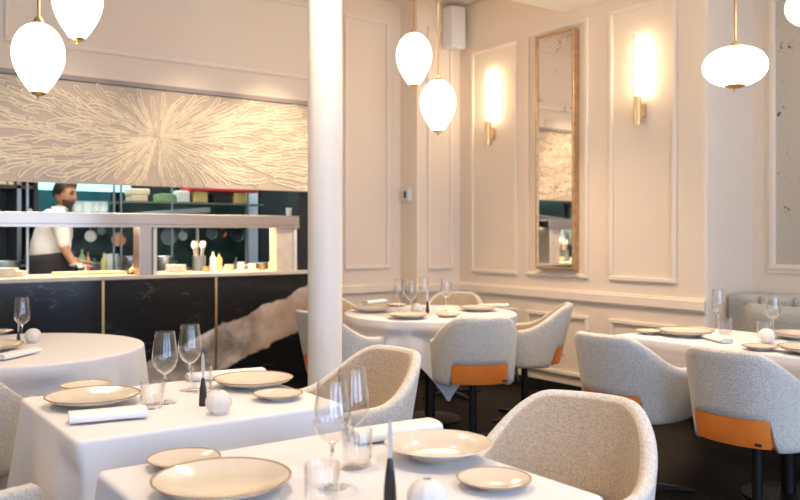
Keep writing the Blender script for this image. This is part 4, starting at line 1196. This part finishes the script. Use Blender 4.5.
def chef():
    p = Vector((u_on_v(52, 7.25), 7.25, 0))
    f = Vector((CA, -SA, 0)) * .86 + Vector((SA, CA, 0)) * .5      # body turned to the right of the photo and away
    rz = math.atan2(f.y, f.x)
    r = thing('person', 'person in a white chef jacket and black apron, looking down to the right', 'person', p, rz)
    V = [(-.02, 0, .98), (-.01, .0, 1.12), (.0, 0, 1.28), (.02, 0, 1.42), (.05, 0, 1.50), (.085, -.01, 1.56),
         (.015, -.18, 1.44), (.055, -.225, 1.21), (.125, -.23, 1.085), (.145, -.228, 1.06),
         (.03, .18, 1.44), (.09, .22, 1.20), (.17, .15, 1.10), (.20, .13, 1.08),
         (0, -.09, .93), (.01, -.10, .50), (-.01, -.10, .09), (.12, -.11, .04),
         (0, .09, .93), (.01, .10, .50), (-.01, .10, .09), (.12, .11, .04)]
    E = [(0, 1), (1, 2), (2, 3), (3, 4), (4, 5), (3, 6), (6, 7), (7, 8), (8, 9), (3, 10), (10, 11), (11, 12), (12, 13), (0, 14), (14, 15), (15, 16), (16, 17), (0, 18), (18, 19), (19, 20), (20, 21)]
    RR = [(.12, .15), (.105, .135), (.10, .135), (.075, .12), (.045, .05), (.050, .052), .042, .044, .034, .030, .042, .040, .032, .028, .085, .058, .042, .035, .085, .058, .042, .035]
    for side, w in ((-1, 9), (1, 13)):
        wx, wy, wz = V[w]
        b = len(V); V.append((wx + .05, wy, wz - .010)); E.append((w, b)); RR.append((.030, .016))
        for k, (dy, ln) in enumerate(((-.026, .055), (-.009, .066), (.009, .062), (.025, .050))):
            a = len(V); V += [(wx + .08, wy + dy, wz - .013), (wx + .08 + ln * .5, wy + dy * 1.1, wz - .018), (wx + .08 + ln, wy + dy * 1.1, wz - .028)]
            RR += [.009, .0085, .007]; E += [(b, a), (a, a + 1), (a + 1, a + 2)]
        a = len(V); V += [(wx + .035, wy - side * .034, wz - .014), (wx + .065, wy - side * .052, wz - .022)]; RR += [.011, .009]; E += [(b, a), (a, a + 1)]
    vs, fs = skin_mesh(V, E, RR, 0)
    body = MB(); body.add(vs, fs)
    # head, turned back towards the camera on the neck and tilted down
    hc = Vector((.105, -.015, 1.655))
    HM = Matrix.Translation(hc) @ Matrix.Rotation(math.radians(-46), 4, 'Z') @ Matrix.Rotation(math.radians(12), 4, 'Y')
    n, mrows = 40, 30
    rows = []
    for i in range(1, mrows):
        ph = PI * i / mrows; row = []
        for k in range(n):
            a = 2 * PI * k / n
            x, y, z = math.sin(ph) * math.cos(a), math.sin(ph) * math.sin(a), math.cos(ph)
            X = x * (.100 if x < 0 else .090); Y = y * .076; Z = z * .122
            if z < -.1: Y *= 1 - .25 * min(1, (-z - .1)); X += .012 * (-z)
            if x > 0:
                fr = max(0, 1 - (abs(y) / .75) ** 2)
                g = lambda z0, w: math.exp(-((z - z0) / w) ** 2)
                X += .010 * g(.22, .12) * fr                       # brow
                X -= .010 * g(.05, .08) * math.exp(-((abs(y) - .38) / .2) ** 2)   # eye sockets
                X += .034 * g(-.22, .11) * math.exp(-(y / .17) ** 2) + .016 * g(-.02, .16) * math.exp(-(y / .12) ** 2)   # nose
                X += .010 * g(-.52, .07) * math.exp(-(y / .35) ** 2)   # lips
                X += .020 * g(-.88, .14) * math.exp(-(y / .5) ** 2)    # chin
            row.append(HM @ Vector((X, Y, Z)))
        rows.append(row)
    hb_ = len(body.v); body.grid(rows, closed_u=True)
    for row, zz, fl in ((0, .122, 0), (mrows - 2, -.122, 1)):
        body.v.append(tuple(HM @ Vector((.012 * fl, 0, zz)))); c_ = len(body.v) - 1; o_ = hb_ + row * n
        body.f += [(c_, o_ + k, o_ + (k + 1) % n) for k in range(n)]
    for s in (-1, 1):      # ears
        body.lathe([(0, -.03), (.010, -.026), (.016, -.01), (.018, .01), (.014, .027), (0, .033)], 12, mtx=HM @ Matrix.Translation((-.005, s * .076, -.005)), sy=.5)
    b = body.build('body', M['skin'], r, angle=180)
    for s in (-1, 1):
        MB().lathe([(0, -.008), (.012, -.004), (.014, .002), (0, .007)], 12, mtx=HM @ Matrix.Translation((.0855, s * .029, .008)), sx=.35).build('eye', M['hair'], b)
        MB().tube([HM @ Vector(q) for q in ((.0935, s * .012, .030), (.092, s * .030, .034), (.080, s * .045, .028))], .005, 6).build('eyebrow', M['hair'], b)
    # short beard shell on the jaw
    rows = []
    for i in range(9):
        ph = 1.98 + .95 * i / 8; row = []
        for k in range(25):
            a = -1.35 + 2.7 * k / 24
            x, y, z = math.sin(ph) * math.cos(a), math.sin(ph) * math.sin(a), math.cos(ph)
            X = x * .090; Y = y * .076; Z = z * .122
            Y *= 1 - .25 * min(1, (-z - .1)); X += .012 * (-z)
            X += .010 * math.exp(-((z + .52) / .07) ** 2) * math.exp(-(y / .35) ** 2) + .020 * math.exp(-((z + .88) / .14) ** 2) * math.exp(-(y / .5) ** 2)
            row.append(HM @ Vector((X * 1.03 + .002, Y * 1.03, Z * 1.02)))
        rows.append(row)
    bd = MB().grid(rows).build('beard', M['beard'], b, angle=180)
    bd.modifiers.new('th', 'SOLIDIFY').thickness = .004
    # hair cap
    rows = []
    for i in range(0, 17):
        row = []
        for k in range(n):
            a = 2 * PI * k / n
            q = max(0, min(1, (.62 - math.cos(a)) / .55)); lim = .98 + .98 * sm(q) * (.72 if abs(math.sin(a)) > .88 else 1)
            ph = lim * i / 16
            x, y, z = math.sin(ph) * math.cos(a), math.sin(ph) * math.sin(a), math.cos(ph)
            wv = 1.12 + .02 * math.sin(9 * a + 5 * ph)
            row.append(HM @ Vector((x * (.102 if x < 0 else .097) * wv, y * .080 * wv, z * .120 * wv)))
        rows.append(row)
    MB().grid(rows, closed_u=True).build('hair', M['hair'], b, angle=180)
    JV = [(-.02, 0, 1.04), (-.015, 0, 1.16), (.0, 0, 1.29), (.02, 0, 1.41), (.045, 0, 1.485),
          (.015, -.175, 1.445), (.04, -.215, 1.33), (.062, -.225, 1.24), (.082, -.226, 1.19),
          (.03, .175, 1.445), (.065, .21, 1.31), (.10, .22, 1.20), (.13, .19, 1.16)]
    JE = [(0, 1), (1, 2), (2, 3), (3, 4), (3, 5), (5, 6), (6, 7), (7, 8), (3, 9), (9, 10), (10, 11), (11, 12)]
    JR = [(.15, .175), (.145, .17), (.14, .178), (.125, .17), (.085, .09), .080, .068, .059, .051, .080, .068, .059, .051]
    vs, fs = skin_mesh(JV, JE, JR, 0, 2)
    j = MB().add(vs, fs).build('chef_jacket', M['jacket'], b, angle=180)
    tx = bpy.data.textures.new('cotton folds', 'CLOUDS'); tx.noise_scale = .06
    dm = j.modifiers.new('folds', 'DISPLACE'); dm.texture = tx; dm.strength = .04; dm.mid_level = .5
    MB().lathe([(.066, 1.505), (.070, 1.515), (.066, 1.54), (.061, 1.54), (.062, 1.51)], 24, c=(.06, 0, 0), closed=True).build('collar', M['jacket'], b)
    rows = []
    for i in range(10):
        z = 1.15 - .55 * i / 9; g = 1 + .08 * i / 9
        rows.append([(-.02 + .195 * g * math.cos(a), .205 * g * math.sin(a), z + .02 * math.cos(a) * (1 - i / 9)) for a in [2 * PI * k / 36 for k in range(36)]])
    ap = MB().grid(rows, closed_u=True).build('apron', M['apron'], b, angle=180)
    ap.modifiers.new('th', 'SOLIDIFY').thickness = .006
    for s in (-1, 1):
        MB().tube([(0, s * .09, .92), (.01, s * .10, .50), (-.01, s * .10, .10)], [.105, .08, .07], 16).build('trouser_leg', M['apron'], b)
        MB().lathe([(0, 0), (.05, 0), (.055, .03), (.045, .08), (0, .09)], 20, c=(.04, s * .105, 0), sx=2.3).build('shoe', M['black'], b)
    wc = Matrix.Rotation(rz, 4, 'Z')
    rows = []; n2 = 14
    for i in range(n2 + 1):
        rows.append([((i / n2 - .5) * .15, (k / n2 - .5) * .13, .018 * math.sin(i * .9) * math.cos(k * .7) - .09 * abs(i / n2 - .5) ** 1.3) for k in range(n2 + 1)])
    cl = MB().grid(rows).build('kitchen_towel', M['napkin'], angle=180)
    s2 = cl.modifiers.new('th', 'SOLIDIFY'); s2.thickness = .008
    cl.location = p + wc @ Vector((.20, -.235, 1.045)); cl.rotation_euler = (0, .6, rz)
    tag(cl, 'white kitchen towel held in the hand of the person in white', 'towel')
chef()

# ------------------------------------------------------------------ light
W = bpy.data.worlds.new('sky'); SC.world = W; W.use_nodes = True
bg = W.node_tree.nodes['Background']; bg.inputs[0].default_value = (.50, .68, 1.0, 1); bg.inputs[1].default_value = 4.4
def spot(u, v, z, power, size=110, col=(1, .73, .48), aim=None, blend=.8, rad=.06):
    L = bpy.data.lights.new('downlight_lamp', 'SPOT'); L.energy = power * 2.1; L.color = col; L.spot_size = math.radians(size); L.spot_blend = blend; L.shadow_soft_size = rad
    o = bpy.data.objects.new('downlight_lamp', L); COL.objects.link(o); o.location = (u, v, z - .02)
    if aim: o.rotation_euler = (Vector(aim) - o.location).to_track_quat('-Z', 'Y').to_euler()
    return o
def downlight(u, v, z, power, label, **k):
    r = thing('ceiling_downlight', label, 'ceiling light', (u, v, z))
    MB().lathe([(.045, -.001), (.055, -.006), (.052, -.008), (.043, -.004)], 28, closed=True).build('trim_ring', M['white_plastic'], r)
    spot(u, v, z, power, **k)
DL = [(.9, 1.9, 36, 'over the two square tables'), (-.6, 3.1, 36, 'over the left round table'), (3.2, 2.2, 50, 'over the banquette table chairs'),
      (3.6, 4.2, 60, 'over the corner round table'), (2.2, 3.6, 40, 'over the middle of the floor'), (1.9, .2, 34, 'near the window side')]
for u, v, pw, w in DL: downlight(u, v, ZF, pw, 'small white recessed downlight ' + w)
for i, u in enumerate((.6, 1.5, 2.4, 3.1)):
    downlight(u, 4.85, ZB, (18, 20, 34, 70)[i], ('leftmost', 'second from the left', 'third from the left', 'rightmost')[i] + ' of the four recessed downlights before the carved panel',
              size=38, col=(1, .78, .54), aim=(u, 6.16, 1.84))
# kitchen lamps
def area(name, loc, size, sy, power, col, rot=(0, 0, 0)):
    L = bpy.data.lights.new(name, 'AREA'); L.shape = 'RECTANGLE'; L.size = size; L.size_y = sy; L.energy = power; L.color = col
    o = bpy.data.objects.new(name, L); COL.objects.link(o); o.location = loc; o.rotation_euler = rot; return o
area('kitchen_area_light', (2.2, 7.6, 2.78), 1.6, .25, 26, (.85, 1, .95))
area('kitchen_area_light', (3.8, 7.7, 2.78), 1.6, .25, 14, (.85, 1, .95))
area('kitchen_area_light', (1.4, 6.75, 2.6), 1.6, .2, 16, (1, .97, .9))  # unseen lamp added to brighten the chef
area('heat_strip_lamp', (1.2, VK + .2, 1.3715), 4.2, .06, 20, (1, .75, .48))

# ------------------------------------------------------------------ camera
cam = bpy.data.cameras.new('camera'); co_ = bpy.data.objects.new('camera', cam); COL.objects.link(co_)
co_.location = (0, 0, CAM_H); co_.rotation_euler = (PI / 2, 0, -YAW)
cam.sensor_width = 36; cam.lens = F / 800 * 36; cam.shift_y = -15 / 800
cam.dof.use_dof = True; cam.dof.focus_distance = 2.9; cam.dof.aperture_fstop = 3.2
SC.camera = co_
SC.view_settings.view_transform = 'Standard'; SC.view_settings.look = 'None'; SC.view_settings.gamma = 1
SC.view_settings.use_curve_mapping = False
SC.view_settings.exposure = 0.76
